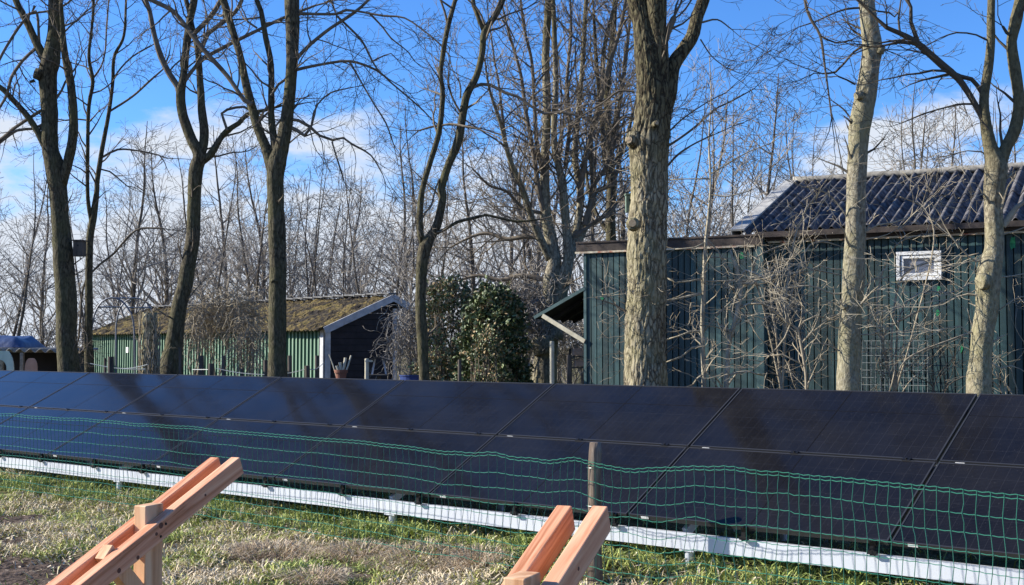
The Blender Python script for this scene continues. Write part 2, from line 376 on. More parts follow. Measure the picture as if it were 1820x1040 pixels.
# ------------------------------------------------------------------ solar panels
FW = .035; TH = .035; gap = .022
fr = MB(); w2, h2 = PW/2-gap/2, PH/2-gap/2
fw = .011
for (cx, cy, ax, ay) in ((0, h2-fw/2, w2, fw/2), (0, -h2+fw/2, w2, fw/2), (w2-fw/2, 0, fw/2, h2-fw), (-w2+fw/2, 0, fw/2, h2-fw)):
    fr.obox((cx, cy, -TH/2), (ax, 0, 0), (0, ay, 0), (0, 0, TH/2))
gl = MB(); gl.quad((-w2+fw, -h2+fw, -.003), (w2-fw, -h2+fw, -.003), (w2-fw, h2-fw, -.003), (-w2+fw, h2-fw, -.003))
gl.quad((-w2+fw, -h2+fw, -.009), (-w2+fw, h2-fw, -.009), (w2-fw, h2-fw, -.009), (w2-fw, -h2+fw, -.009))
# darker half-cut centre joint and string joints lie in the laminate, standing a hair proud
gl.mi = 1
gl.quad((-.0045, -h2+fw, -.0024), (.0045, -h2+fw, -.0024), (.0045, h2-fw, -.0024), (-.0045, h2-fw, -.0024))
for yy in (h2*.32,):
    for sx in (-1, 1):
        a, b = sorted((sx*.005, sx*(w2-fw)))
        gl.quad((a, yy-.004, -.0024), (b, yy-.004, -.0024), (b, yy+.004, -.0024), (a, yy+.004, -.0024))
st = MB(); st.obox((-w2*.86, -h2-.0015, -.017), (.032, 0, 0), (0, .0012, 0), (0, 0, .009))
M['joint'] = mat('cell_joint', (.004, .004, .005), .6, 0, .1)
rot = Matrix((( -A).normalized(), UP.normalized(), NRM.normalized())).transposed().to_4x4()   # local x = to the right
proto = None
land = {-1: 'at the right end', 0: 'second from the right end', 1: 'third from the right end', 2: 'fourth from the right end, in front of the big grey tree trunk' , 3: 'fifth from the right end', 4: 'sixth from the right end', 5: 'seventh from the right end', 6: 'eighth from the right end', 7: 'ninth from the right end', 8: 'tenth and leftmost'}
land = {-1: 'rightmost, cut by the right photo edge', 0: 'second from the right, below the pale tree beside the window', 1: 'third from the right, below the thin saplings',
        2: 'fourth from the right, left of the thick oak trunk', 3: 'fifth from the right, below the evergreen bush', 4: 'sixth from the right, below the dark gable end',
        5: 'seventh from the right, below the forked dark tree', 6: 'eighth from the right, below the leaning tree', 7: 'ninth from the right, near the left photo edge'}
for row in (0, 1):
    for k in range(-1, 8):
        if row == 1 and k == 7: lab = 'lower row black solar panel, leftmost, cut by the left photo edge'
        else: lab = ('upper' if row == 0 else 'lower')+' row black solar panel, '+land[k]
        c = O+A*PW*(k+.5)-UP*PH*(row+.5)
        if proto is None:
            root = bpy.data.objects.new('solar_panel', None); C.objects.link(root); kids = []
            for mb, nm, m in ((fr, 'panel_frame', M['blackmetal']), (gl, 'cell_glass', [M['solar'], M['joint']]), (st, 'sticker', M['plastic'])):
                kids.append(mb.build(nm, m, root, origin=(0, 0, 0)))
            proto = root
        else:
            root = proto.copy(); C.objects.link(root)
            for q in kids:
                q2 = q.copy(); C.objects.link(q2); q2.parent = root
        root.matrix_world = Matrix.Translation(c) @ rot
        tag(root, lab, 'solar panel', 'black solar panels laid in two rows')

# mounting rack
rk = empty('mounting_rack', tuple(LOW), 'silver aluminium front rail and posts carrying the solar panels', 'mounting rack')
lo0, lo1 = -2.3, 9.9*S/.87*2
lo1 = PW*8.0
def seg_rail(a, b):
    r = MB()
    p0 = LOW+A*a+NH*.012; p1 = LOW+A*b+NH*.012
    zt, zb = -.09, -.205
    for p, hgt, wdt, zz in ():
        pass
    # C profile: front web with two stiffening lips
    c0 = p0+Vector((0, 0, (zt+zb)/2)); c1 = p1+Vector((0, 0, (zt+zb)/2))
    r.beam(c0, c1, .003, zt-zb)
    for z in (zt-.004, zb+.004):
        d = NH*.025
        r.beam(p0+d+Vector((0, 0, z)), p1+d+Vector((0, 0, z)), .047, .004)
    return r
js = [-2.3, .55, 4.6, 8.6, 12.6, PW*8]
for a, b in zip(js[:-1], js[1:]):
    seg_rail(a+.004, b-.004).build('front_rail', M['alu'], rk, bevel=0)
# rails below the joint and the top edge
def lowrail(uoff, name):
    r = MB(); p0 = LOW+UP*uoff-NRM*.075+A*lo0; p1 = LOW+UP*uoff-NRM*.075+A*(PW*8)
    r.beam(p0, p1, .04, .06, up=NRM); r.build(name, M['alu'], rk)
lowrail(PH, 'middle_rail'); lowrail(2*PH-.18, 'top_rail')
def postpx(px):     # posts read off the photograph along the rail
    Yg = None
    best = None
    for i in range(-250, 1700):
        p = LOW+A*(i/100)
        d = Vector((p.x, p.y, 0)); X = 910+F*p.x/(p.y*cos(PITCH)-(CAMZ-.1)*sin(PITCH))
        if best is None or abs(X-px) < best[0]: best = (abs(X-px), i/100)
    return best[1]
posts = [postpx(1218), postpx(690), postpx(205)]
sp_ = posts[1]-posts[0]
print('posts', posts)
posts += [posts[0]-sp_] if posts[0]-sp_ > -2.3 else []
for l_ in posts+[posts[2]+sp_] if posts[2]+sp_ < PW*8 else posts:
    r = MB(); p = LOW+A*l_+NH*.055
    zg = gz(p.x, p.y)
    r.tube([Vector((p.x, p.y, zg-.2)), Vector((p.x, p.y, LOW.z-.206))], [.03, .03], 14)
    r.obox(Vector((p.x, p.y, LOW.z-.214)), A*.06, NH*.04, (0, 0, .006))
    r.build('ground_post', M['alu'], rk, smooth=False)
    r = MB(); p2 = LOW+A*l_+NH*(2*PH*cos(TILT)-.25); r.tube([Vector((p2.x, p2.y, -.2)), Vector((p2.x, p2.y, LOW.z+2*PH*sin(TILT)-.22))], [.03, .03], 10)
    r.build('rear_post', M['alu'], rk)
    r = MB(); r.beam(LOW+A*(l_+.06)-NRM*.14+UP*.05, LOW+A*(l_+.06)-NRM*.14+UP*(2*PH-.1), .04, .07, up=NRM); r.build('rafter', M['alu'], rk)
# clamps at the lower edge
k = -1.9
while k < PW*8-.3:
    for off in (0, .95+R.uniform(-.05, .05)):
        r = MB(); p = LOW+A*(k+off)
        r.obox(p-UP*.012-NRM*.012, A*.022, UP*.013, NRM*.022)
        r.obox(p-UP*.02+Vector((0, 0, -.055)), A*.016, NH*.012, (0, 0, .03))
        r.obox(p-NH*.02+Vector((0, 0, -.075)), A*.03, NH*.016, (0, 0, .011))
        r.tube([p-UP*.016+NRM*.006, p-UP*.016+NRM*.02], [.009, .009], 8)
        r.build('clamp', M['clamp'], rk)
    k += PW
k = -1.9
while k < PW*8-.3:
    for off in (0.12, .98):
        r = MB(); p = LOW+A*(k+off)+UP*PH
        r.obox(p+NRM*.002, A*.03, UP*.016, NRM*.004); r.tube([p+NRM*.004, p+NRM*.014], [.008, .008], 8)
        r.build('clamp', M['clamp'], rk)
    k += PW

# ------------------------------------------------------------------ wire fence with its round post
FO = .60*S
fbase = empty('wire_fence', tuple(front(FO)-Vector((0, 0, LOW.z))), 'green plastic-coated wire mesh fence on a weathered round post in front of the panels', 'fence')
def flen(px, py=800):     # fence coordinate under a pixel column
    r = (px-910)/F; u = (520-py)/F
    d = Vector((r, cos(PITCH)-u*sin(PITCH), sin(PITCH)+u*cos(PITCH)))
    q = front(FO); t = (q.dot(NH))/(d.dot(NH)); P = d*t
    return (P-Vector((q.x, q.y, P.z))).dot(A), P.z+CAMZ
tops = [flen(x, y) for x, y in ((-200, 724), (0, 738), (150, 748), (300, 760), (450, 773), (600, 785), (700, 795), (800, 806), (920, 816), (1020, 821), (1055, 825), (1090, 833), (1170, 838), (1240, 832), (1340, 841), (1500, 855), (1650, 870), (1820, 888), (2100, 918))]
pl = flen(1055, 900)[0]
def ftop(l):
    for (a, za), (b, zb) in zip(tops[:-1], tops[1:]):
        if b <= l <= a: return zb+(za-zb)*(l-b)/(a-b)
    return tops[0][1] if l > tops[0][0] else tops[-1][1]
RH = .118; NR = 8
def fpos(l, i, f):
    """mesh node: nominal length l, row i, crimp f"""
    q = l
    d = l-pl
    if 0 < d < 1.2: q -= .09*sin(pi*d/1.2)*(1-.1*i)       # bunched left of the post
    q += .012*noise.noise(Vector((l*3, i*1.7, 0)))+.02*noise.noise(Vector((l*.9, i*.5, 7)))
    z = ftop(q)-RH*i*(1-.02*i)+.012*noise.noise(Vector((l*2.2, i*.9, 4)))+(.022*noise.noise(Vector((l*4, i*.3, 2))) if abs(d) < 1.5 else 0)
    if 0 < d < .5: z -= .02*sin(d/.5*pi)*sin(i*2)
    o = .025*noise.noise(Vector((l*1.3, i*.6, 12)))+.05*sin(l*.8)*.4
    b = front(FO+o)+A*q
    return Vector((b.x, b.y, z))
fm = MB(); CW = .073
l = -1.6; lend = flen(-80, 730)[0]
cols = []
while l < lend: cols.append(l); l += CW
for i in range(NR+1):
    pts = []
    for l in cols:
        p = fpos(l, i, 0); pts.append(p)
        q = fpos(l+CW*.5, i, 0)+Vector((0, 0, -.004 if i else -.006)); pts.append(q)
    fm.tube(pts, [.0029 if i in (0, NR) else .0025]*len(pts), 5, cap=False)
    if i == 0:
        fm.tube([p+Vector((0, 0, .022))+A*.01 for p in pts], [.0028]*len(pts), 5, cap=False)
for j, l in enumerate(cols):
    kink = R.choice((0, 0, 0, 1))*R.uniform(-.010, .010)
    pts = []
    for i in range(NR+1):
        pts.append(fpos(l, i, 0)-NH*.003)
        if i < NR: pts.append((fpos(l, i, 0)+fpos(l, i+1, 0))/2+A*(kink if i < 3 else 0)-NH*.003)
    pts.insert(0, pts[0]+Vector((0, 0, .022)))
    fm.tube(pts, [.0026]*len(pts), 4, cap=False)
fm.build('wire_mesh', M['wire'], fbase)
M['post'] = noisy('weathered_post', [(.28, (.022, .016, .012)), (.5, (.12, .09, .068)), (.75, (.34, .28, .22))], 16, .9, (1, 1, .12), .8, 40, .01)
pp = at(1055, 900, 1); 
pb = front(FO-.06)+A*(pl+.03); pz = flen(1055, 788)[1]
pm = MB()
pts = [Vector((pb.x+.004*sin(i*.9), pb.y, -.3+(pz+.3)*i/16)) for i in range(17)]
pm.tube(pts, [.055-.0006*i for i in range(16)]+[.040], 20, lump=lambda p, o, i: 1+.07*noise.noise(p*7+o*1.5))
pm.build('fence_post', M['post'], fbase, smooth=True)
tm_ = MB(); 
for z in (ftop(pl)-.03, ftop(pl)-.3):
    tm_ = MB(); tm_.tube([Vector((pb.x, pb.y, z))+Vector((cos(a), sin(a), 0))*.058 for a in [2*pi*i/12 for i in range(13)]], [.0018]*13, 4, cap=False)
    tm_.build('binding_wire', M['wire'], fbase)

# ------------------------------------------------------------------ timber trestles
M['fir'] = noisy('fresh_fir', [(.34, (.40, .15, .065)), (.5, (.64, .30, .165)), (.66, (.74, .42, .25))], 7, .62, (1, 1, 1), .25, 30, .003, dist=1.5)
M['fir2'] = noisy('fresh_fir_post', [(.34, (.42, .20, .09)), (.5, (.62, .36, .19)), (.66, (.74, .50, .30))], 9, .62, (1, 1, .12), .25, 30, .003, dist=1)
def fir_grain(m, d):
    """stretch the grain along world direction d"""
    t = m.node_tree; q = Vector(d).to_track_quat('Z', 'Y').to_euler()
    for n in t.nodes:
        if n.type == 'MAPPING':
            n.vector_type = 'TEXTURE'; n.inputs['Rotation'].default_value = q; n.inputs['Scale'].default_value = (.35, .35, 6)
BD = Vector((.451, 1.0, .452)).normalized()
fir_grain(M['fir'], BD)
M['knot'] = mat('wood_knot', (.12, .045, .025), .7)
def trestle(px, py, D, label, pq=.60):
    T = at(px, py, D)                  # top left end of the left beam
    side = Vector((1, -.451, 0)).normalized(); bw, bh = .052, .088
    upv = side.cross(BD).normalized()
    foot = T-BD*((T.z+.2)/BD.z)
    root = empty('timber_trestle', (T.x-BD.x*1.2, T.y-BD.y*1.2, gz(T.x, T.y)), label, 'trestle', 'two bare timber trestles in the foreground')
    g_ = .119
    for j in (0, 1):
        c1 = T+side*(bw/2+g_*j)-upv*bh/2+BD*(0 if j == 0 else .01)
        c0 = c1-BD*((T.z+.22)/BD.z)
        m = MB(); m.beam(c0, c1, bw, bh, up=upv); b = m.build('beam', M['fir'], root, bevel=.004)
        if j == 1:
            for q, dd, rr in ((.62, .024, .015), (.66, .004, .009), (.92, -.02, .012), (.3, .0, .007), (.80, -.03, .010), (1.2, .01, .012)):
                m = MB(); kc = c1-BD*q+side*(bw/2)+upv*dd
                m.tube([kc-side*.004, kc+side*.0012], [rr, rr*.9], 12); m.build('knot', M['knot'], b)
        # screw heads
    pc = T+side*(bw/2+g_/2)-BD*pq-upv*bh/2
    ps = .033
    f2 = Vector((BD.x, BD.y, 0)).normalized()
    m = MB(); ztop = pc.z+.105
    zb_ = gz(pc.x, pc.y)-.1
    m.obox(Vector((pc.x, pc.y, (ztop+zb_)/2)), side*ps, f2*.058, (0, 0, (ztop-zb_)/2)); m.build('post', M['fir2'], root, bevel=.004)
    # diagonal brace between the beams down to the post, and a short stop block
    b0 = pc-BD*.25-upv*.03; b1 = Vector((pc.x, pc.y, pc.z-.29))-f2*.055; b0 = b0+(b0-b1).normalized()*.085
    m = MB(); m.beam(b0, b1, .052, .075, up=side.cross((b1-b0).normalized())); m.build('brace', M['fir2'], root, bevel=.003)
    for q, dd in ((pq-.02, .015), (pq+.03, -.02)):   # bolt heads where beam and post meet
        m = MB(); kc = T+side*(bw+g_)-upv*bh/2-BD*q+upv*dd; m.tube([kc-side*.002, kc+side*.003], [.007, .006], 8); m.build('bolt', M['clamp'], root)
    # the rear leg and ground foot keep it standing
    m = MB(); fc = Vector((T.x, T.y, 0))+side*(bw/2+g_/2)-BD*1.9; fz = gz(fc.x, fc.y)
    m.obox(Vector((fc.x, fc.y, fz+.02)), side*.4, f2*.045, (0, 0, .035)); m.build('foot_board', M['fir2'], root, bevel=.003)
    return root
trestle(374, 812, 6.0, 'reddish fir trestle at the left, twin sloping beams with knots clamping a post and brace')
trestle(990, 897, 3.95, 'reddish fir trestle in the middle, nearer, twin beams in front of the round fence post', .53)

# ------------------------------------------------------------------ trees
def cat_rom(pts, rads, step):
    """Catmull-Rom through 3D points, about one ring every step metres"""
    if len(pts) < 3:
        P = [pts[0]]+list(pts)+[pts[-1]]; Q = [rads[0]]+list(rads)+[rads[-1]]
    else: P = [pts[0]*2-pts[1]]+list(pts)+[pts[-1]*2-pts[-2]]; Q = [rads[0]]+list(rads)+[rads[-1]]
    o, r = [], []
    for i in range(1, len(P)-2):
        n = max(1, int((P[i+1]-P[i]).length/step))
        for k in range(n):
            t = k/n; a, b, c, d = P[i-1], P[i], P[i+1], P[i+2]
            o.append(.5*((2*b)+(c-a)*t+(2*a-5*b+4*c-d)*t*t+(3*b-a-3*c+d)*t**3))
            r.append(Q[i]*(1-t)+Q[i+1]*t)
    o.append(P[-2]); r.append(Q[-2])
    return o, r
def rv(rng):
    while True:
        v = Vector((rng.uniform(-1, 1), rng.uniform(-1, 1), rng.uniform(-1, 1)))
        if .05 < v.length < 1: return v.normalized()
def grow(mb, rng, p, d, length, r0, level, P):
    """a bare branch with zigzag, side branches and twigs"""
    n = max(3, int(length/P['seg'][min(level, len(P['seg'])-1)]))
    pts = [p.copy()]; rads = [r0]; d = d.normalized()
    wob = P['wob']
    for i in range(n):
        d = (d+rv(rng)*wob+Vector((0, 0, P['trop'][min(level, len(P['trop'])-1)]))).normalized()
        p = p+d*(length/n); pts.append(p)
        rads.append(max(P['rmin'], r0*(1-(i+1)/n*.85)))
    mb.tube(pts, rads, 3 if r0 < .012 else (5 if r0 < .03 else 8), cap=False)
    if level >= P['levels']: return
    k = P['kids'][min(level, len(P['kids'])-1)]
    cnt = max(1, int(length*k+rng.random()))
    for c in range(cnt):
        t = rng.uniform(.12, 1)**.8; i = min(n-1, int(t*n))
        q = pts[i].lerp(pts[i+1], rng.random())
        dd = (pts[i+1]-pts[i]).normalized()
        ax = dd.cross(rv(rng)).normalized(); ang = rng.uniform(.45, 1.1)
        nd = dd*cos(ang)+ax*sin(ang)
        ln = length*rng.uniform(.28, .55)*(1.15-.5*t)
        if ln < P['lmin']: ln = P['lmin']*rng.uniform(.7, 1.2)
        grow(mb, rng, q, nd, ln, max(P['rmin'], rads[i]*rng.uniform(.4, .65)), level+1, P)
OAK = dict(seg=(.16, .12, .08, .06), wob=.30, trop=(.04, .03, .02), kids=(5.5, 7.5, 7), levels=3, rmin=.0024, lmin=.10)
def lumpf(amp, f=3., fur=0., nf=26):
    def fn(p, o, i):
        v = 1+amp*noise.noise(p*f+o*.6)
        if fur: 
            w1 = .35*noise.noise(Vector((p.x*3, p.y*3, p.z*5)))
            q = Vector((o.x*nf*.30+w1, o.y*nf*.30+w1, p.z*5.5))
            v += fur*(abs(noise.noise(q))*-1.7+.3)+fur*.5*noise.noise(Vector((o.x*16, o.y*16, p.z*14)))
        return v
    return fn
def tree(name, D, trunk, limbs, label, tm, dens=1., twig=None, sides=18, fur=0., spread=.05, seed=1, P=OAK, trunk_twigs=0, knobs=(), group=None, cat='tree', ext=True, lmax=1.3, step=.06):
    """trunk/limbs are pixel polylines (x, y, width px) read off the photograph; each limb also swings in depth"""
    rng = random.Random(seed)
    def conv(pl, k, dstart=0.):
        pts, rads = [], []
        sw = rng.uniform(-1, 1)*spread if k else 0
        acc = 0
        for i, (x, y, wd) in enumerate(pl):
            if i: acc += sqrt((x-pl[i-1][0])**2+(y-pl[i-1][1])**2)/F*D
            dd = D+sw*acc*4+dstart
            pts.append(at(x, y, dd)); rads.append(wd/2/F*dd)
        return pts, rads
    bx, by = trunk[0][0], trunk[0][1]
    t_p, t_r = conv(trunk, 0)
    # carry the trunk down into the ground with a flare
    b = t_p[0]; dz = b.z-gz(b.x, b.y)
    down = [Vector((b.x, b.y, gz(b.x, b.y)-.15)), Vector((b.x, b.y, gz(b.x, b.y)+.12))]
    t_p = down+t_p; t_r = [t_r[0]*1.45, t_r[0]*1.2]+t_r
    root = empty(name, (b.x, b.y, gz(b.x, b.y)), label, cat, group)
    m = MB(); pts, rads = cat_rom(t_p, t_r, step)
    m.tube(pts, rads, sides, lump=lumpf(.07, 3, fur))
    big = []
    cr_ = MB()
    for k, pl in enumerate(limbs):
        p, r = conv(pl, k+1)
        pts2, rads2 = cat_rom(p, r, step*1.6)
        tgt = m if r[0] > t_r[2]*.36 else cr_
        tgt.tube(pts2, rads2, max(8, sides//2) if r[0] > .03 else 7, lump=lumpf(.10, 5, fur*.7 if r[0] > .05 else 0))
        big.append((pts2, rads2))
    for (x, y, wd, dx, dy) in knobs:        # stubs and knots on the trunk
        c = at(x, y, D-.08); q = at(x+dx, y+dy, D-.10); r = wd/2/F*D
        m.tube([c, c.lerp(q, .5), q, q+(q-c)*.02], [r*1.25, r*1.05, r, r*.8], 12, lump=lumpf(.1, 8))
    tr = m.build('trunk', tm, root, smooth=True)
    for pts2, rads2 in big+[(pts, rads)]:
        ist = pts2 is pts
        for i in range(2, len(pts2)-1):
            r = rads2[i]
            L_ = (pts2[i+1]-pts2[i]).length
            rate = (2.6 if r < .035 else (1.5 if r < .07 else .5))*dens
            if ist: rate = trunk_twigs if r > .05 else rate
            if rng.random() < rate*L_:
                dd = (pts2[i+1]-pts2[i]).normalized(); ax = dd.cross(rv(rng)).normalized()
                ang = rng.uniform(.5, 1.2); nd = dd*cos(ang)+ax*sin(ang)
                ln = rng.uniform(.35, lmax)*(.45 if ist and r > .05 else 1)
                grow(cr_, rng, pts2[i]+ax*r*.7, nd, ln, max(.004, min(.016, r*.45)), 1, P)
        if not ist: # terminal spray
            for q in range(2):
                dd = (pts2[-1]-pts2[-2]).normalized()
                grow(cr_, rng, pts2[-1], (dd+rv(rng)*.4), rng.uniform(.5, 1.0), max(.004, rads2[-1]*.8), 1, P)
    cr_.build('crown', twig or M['twig'], root)
    return root

TG = 'line of bare trees right behind the solar panels'
ra = random.Random(41)
def arms(trunk, n, y0, y1, reach, w_=3.2):
    """thin side arms that spread from a trunk, with kinks"""
    out = []
    for k in range(n):
        y = y0+(y1-y0)*(k+ra.random())/n; sg = -1 if k % 2 else 1
        x = None
        for (xa, ya, _), (xb, yb, _) in zip(trunk[:-1], trunk[1:]):
            if yb <= y <= ya: x = xa+(xb-xa)*(ya-y)/(ya-yb+1e-6)
        if x is None: continue
        L_ = reach*ra.uniform(.5, 1); pl = []; yy = y; up = ra.uniform(-.5, .25)
        for i in range(6):
            pl.append((x+sg*L_*i/5, yy, max(1.3, w_*(1-.13*i)))); yy += L_/5*up+ra.uniform(-9, 9)
        out.append(pl)
    return out
tree('bare_tree', 19.5, [(122, 662, 37), (118, 600, 35), (118, 540, 36), (113, 470, 36), (108, 400, 32), (103, 340, 31), (96, 290, 33), (89, 262, 28), (88, 202, 29), (86, 161, 30), (84, 131, 33), (90, 108, 32), (96, 67, 25), (97, 34, 22), (96, 0, 20), (95, -120, 16), (92, -260, 9)],
 [[(110, 330, 18), (122, 285, 18), (129, 250, 17), (131, 209, 16), (126, 151, 15), (116, 101, 13), (112, 67, 11), (110, 30, 8), (104, -60, 6)],
  [(92, 120, 20), (77, 100, 17), (64, 74, 14), (50, 44, 13), (40, 24, 12), (28, 0, 11), (0, -90, 9), (-30, -200, 5)],
  [(98, 300, 14), (83, 268, 12), (67, 235, 11), (50, 208, 11), (27, 182, 10), (0, 155, 9), (-60, 115, 7), (-140, 60, 4)],
  [(88, 190, 7), (71, 198, 6), (40, 218, 6), (20, 232, 6), (0, 250, 7), (-50, 280, 4)],
  [(85, 215, 5), (60, 229, 5), (30, 232, 5), (-10, 262, 4)],
  [(66, 82, 6), (60, 89, 6), (40, 108, 6), (20, 138, 6), (13, 165, 5), (0, 190, 5), (-30, 220, 3)],
  [(70, 75, 5), (64, 20, 5), (40, 40, 5), (17, 74, 5), (0, 104, 5), (-20, 150, 3)],
  [(62, 10, 5), (55, 26, 4), (70, 22, 4), (88, 20, 4)],
  [(100, 175, 5), (110, 160, 4), (116, 146, 4), (135, 120, 3)]],
 'dark bare tree with a cut stub and a black nest box, near the left edge', M['bark_dark'], 1.7, seed=3, fur=.05, knobs=[(74, 134, 20, -12, -4), (62, 143, 5, -9, 3)], trunk_twigs=1.2, group=TG)
tree('bare_tree', 20.2, [(159, 656, 17), (157, 600, 15), (158, 555, 14), (158, 485, 13), (160, 424, 13), (166, 385, 13), (172, 340, 9), (173, 320, 9), (182, 262, 8), (192, 209, 7), (200, 151, 6), (203, 101, 6), (220, 64, 5), (224, 0, 4), (228, -120, 3)],
 [[(163, 395, 9), (156, 350, 7), (156, 252, 7), (158, 188, 7), (165, 145, 7), (158, 101, 6), (163, 50, 5), (166, 0, 5), (160, -120, 4)],
  [(195, 198, 4), (235, 172, 4), (265, 145, 4), (289, 124, 3)], [(203, 138, 3), (215, 121, 3), (235, 101, 3), (269, 81, 3)],
  [(183, 279, 4), (209, 266, 4), (245, 268, 3), (283, 276, 3)], [(160, 487, 4), (180, 468, 4), (202, 451, 4), (232, 417, 4), (252, 406, 4), (289, 406, 3)],
  [(156, 490, 4), (146, 520, 4), (143, 560, 4), (140, 600, 4)], [(162, 215, 3), (140, 212, 3), (116, 214, 3)], [(165, 140, 4), (180, 118, 3), (187, 90, 3), (190, 40, 3), (195, -20, 2)], [(175, 300, 3), (195, 305, 3), (225, 330, 2)]],
 'slender bare tree of two thin stems right beside the tree with the black nest box', M['bark_dark'], 2.0, seed=4, sides=10, group=TG)
tree('bare_tree', 18.6, [(305, 656, 40), (308, 620, 33), (314, 576, 28), (319, 542, 28), (328, 510, 26), (333, 481, 27), (343, 421, 24), (345, 357, 24), (348, 303, 25), (355, 276, 24), (341, 249, 18), (325, 205, 17), (321, 168, 17), (326, 135, 13), (331, 84, 14), (338, 34, 13), (345, 0, 13), (352, -80, 10), (360, -220, 6)],
 [[(321, 175, 12), (316, 155, 11), (303, 135, 11), (286, 101, 11), (274, 61, 9), (266, 20, 8), (259, 0, 8), (245, -60, 6), (220, -160, 4)],
  [(355, 285, 18), (363, 242, 17), (358, 188, 14), (355, 135, 12), (351, 84, 11), (343, 56, 10), (336, 20, 9), (320, -40, 7), (300, -140, 4)],
  [(352, 290, 17), (373, 276, 14), (390, 249, 11), (404, 232, 10), (424, 219, 9), (440, 203, 8), (470, 196, 6), (500, 188, 4)],
  [(404, 232, 5), (398, 214, 5), (394, 202, 5), (404, 195, 5), (434, 190, 5), (450, 200, 3)],
  [(326, 148, 8), (340, 128, 7), (363, 104, 7), (404, 81, 7), (458, 54, 6), (504, 32, 6), (560, 10, 4)],
  [(356, 92, 9), (370, 60, 8), (385, 48, 8), (400, 37, 8), (425, 12, 7), (440, -40, 6)],
  [(343, 62, 9), (370, 34, 9), (387, 10, 9), (405, -30, 8), (430, -110, 4)],
  [(300, 128, 3), (310, 116, 3), (322, 106, 3)]],
 'leaning dark bare tree forking low over the moss roofed shed', M['bark_dark'], 1.7, seed=5, fur=.05, trunk_twigs=1., group=TG)
tree('bare_tree', 16.9, [(493, 669, 34), (493, 643, 32), (493, 542, 31), (494, 475, 31), (492, 407, 31), (490, 357, 29), (489, 320, 30), (492, 290, 34), (502, 256, 26), (510, 209, 23), (517, 141, 20), (520, 67, 24), (519, 0, 27), (520, -100, 24), (518, -240, 16)],
 [[(487, 310, 24), (474, 266, 19), (460, 232, 17), (447, 188, 16), (437, 150, 15), (427, 101, 13), (410, 44, 13), (400, 10, 14), (385, -40, 12), (360, -150, 7)],
  [(492, 285, 18), (487, 249, 14), (482, 202, 12), (482, 118, 11), (472, 67, 10), (464, 20, 9), (456, 0, 9), (445, -60, 8), (430, -160, 4)],
  [(448, 186, 9), (434, 178, 8), (404, 135, 8), (373, 101, 9), (350, 74, 9), (323, 37, 8), (303, 17, 8), (269, 0, 8), (225, -25, 6), (160, -60, 4)],
  [(528, 105, 7), (533, 98, 7), (554, 77, 7), (588, 50, 6), (628, 24, 6), (655, 0, 5), (690, -40, 3)],
  [(526, 24, 7), (560, 25, 5), (598, 25, 5), (615, 18, 5), (635, 20, 4), (680, 28, 4), (719, 32, 3), (756, 57, 3), (780, 77, 3), (800, 100, 2)],
  [(524, 125, 6), (540, 121, 6), (575, 114, 5), (622, 109, 5), (669, 125, 4), (696, 148, 3), (743, 188, 3), (770, 215, 2)],
  [(622, 111, 4), (636, 135, 3), (649, 158, 3), (668, 190, 3), (686, 219, 3), (700, 258, 2)],
  [(510, 212, 6), (530, 214, 6), (550, 225, 6), (568, 241, 5), (591, 249, 5), (610, 245, 4), (625, 256, 4), (659, 276, 3), (680, 310, 2)],
  [(515, 226, 7), (528, 232, 7), (541, 241, 7), (551, 229, 5), (556, 218, 3)], [(554, 221, 4), (558, 200, 4), (565, 185, 3), (588, 165, 3), (628, 155, 2)],
  [(598, 28, 4), (608, 37, 4), (642, 71, 4), (655, 95, 4), (669, 121, 3), (690, 140, 2), (715, 155, 2)],
  [(660, 110, 3), (672, 104, 3), (695, 95, 2), (705, 105, 2)], [(655, 22, 4), (680, 48, 3), (695, 68, 3), (725, 92, 2), (738, 110, 2)],
  [(590, 252, 3), (600, 285, 3), (608, 310, 3), (612, 325, 2)], [(583, -30, 5), (590, 5, 4), (598, 27, 3)],
  [(482, 170, 5), (495, 150, 5), (512, 138, 5)], [(457, 50, 4), (448, 44, 4), (440, 38, 4)], [(440, 340, 3), (475, 190, 5), (470, 196, 4)][1:]],
 'straight dark bare tree forking into three limbs, left of the dark gable end', M['bark_dark'], 1.7, seed=6, fur=.05, knobs=[(489, 500, 13, -1, 3)], trunk_twigs=.8, group=TG)
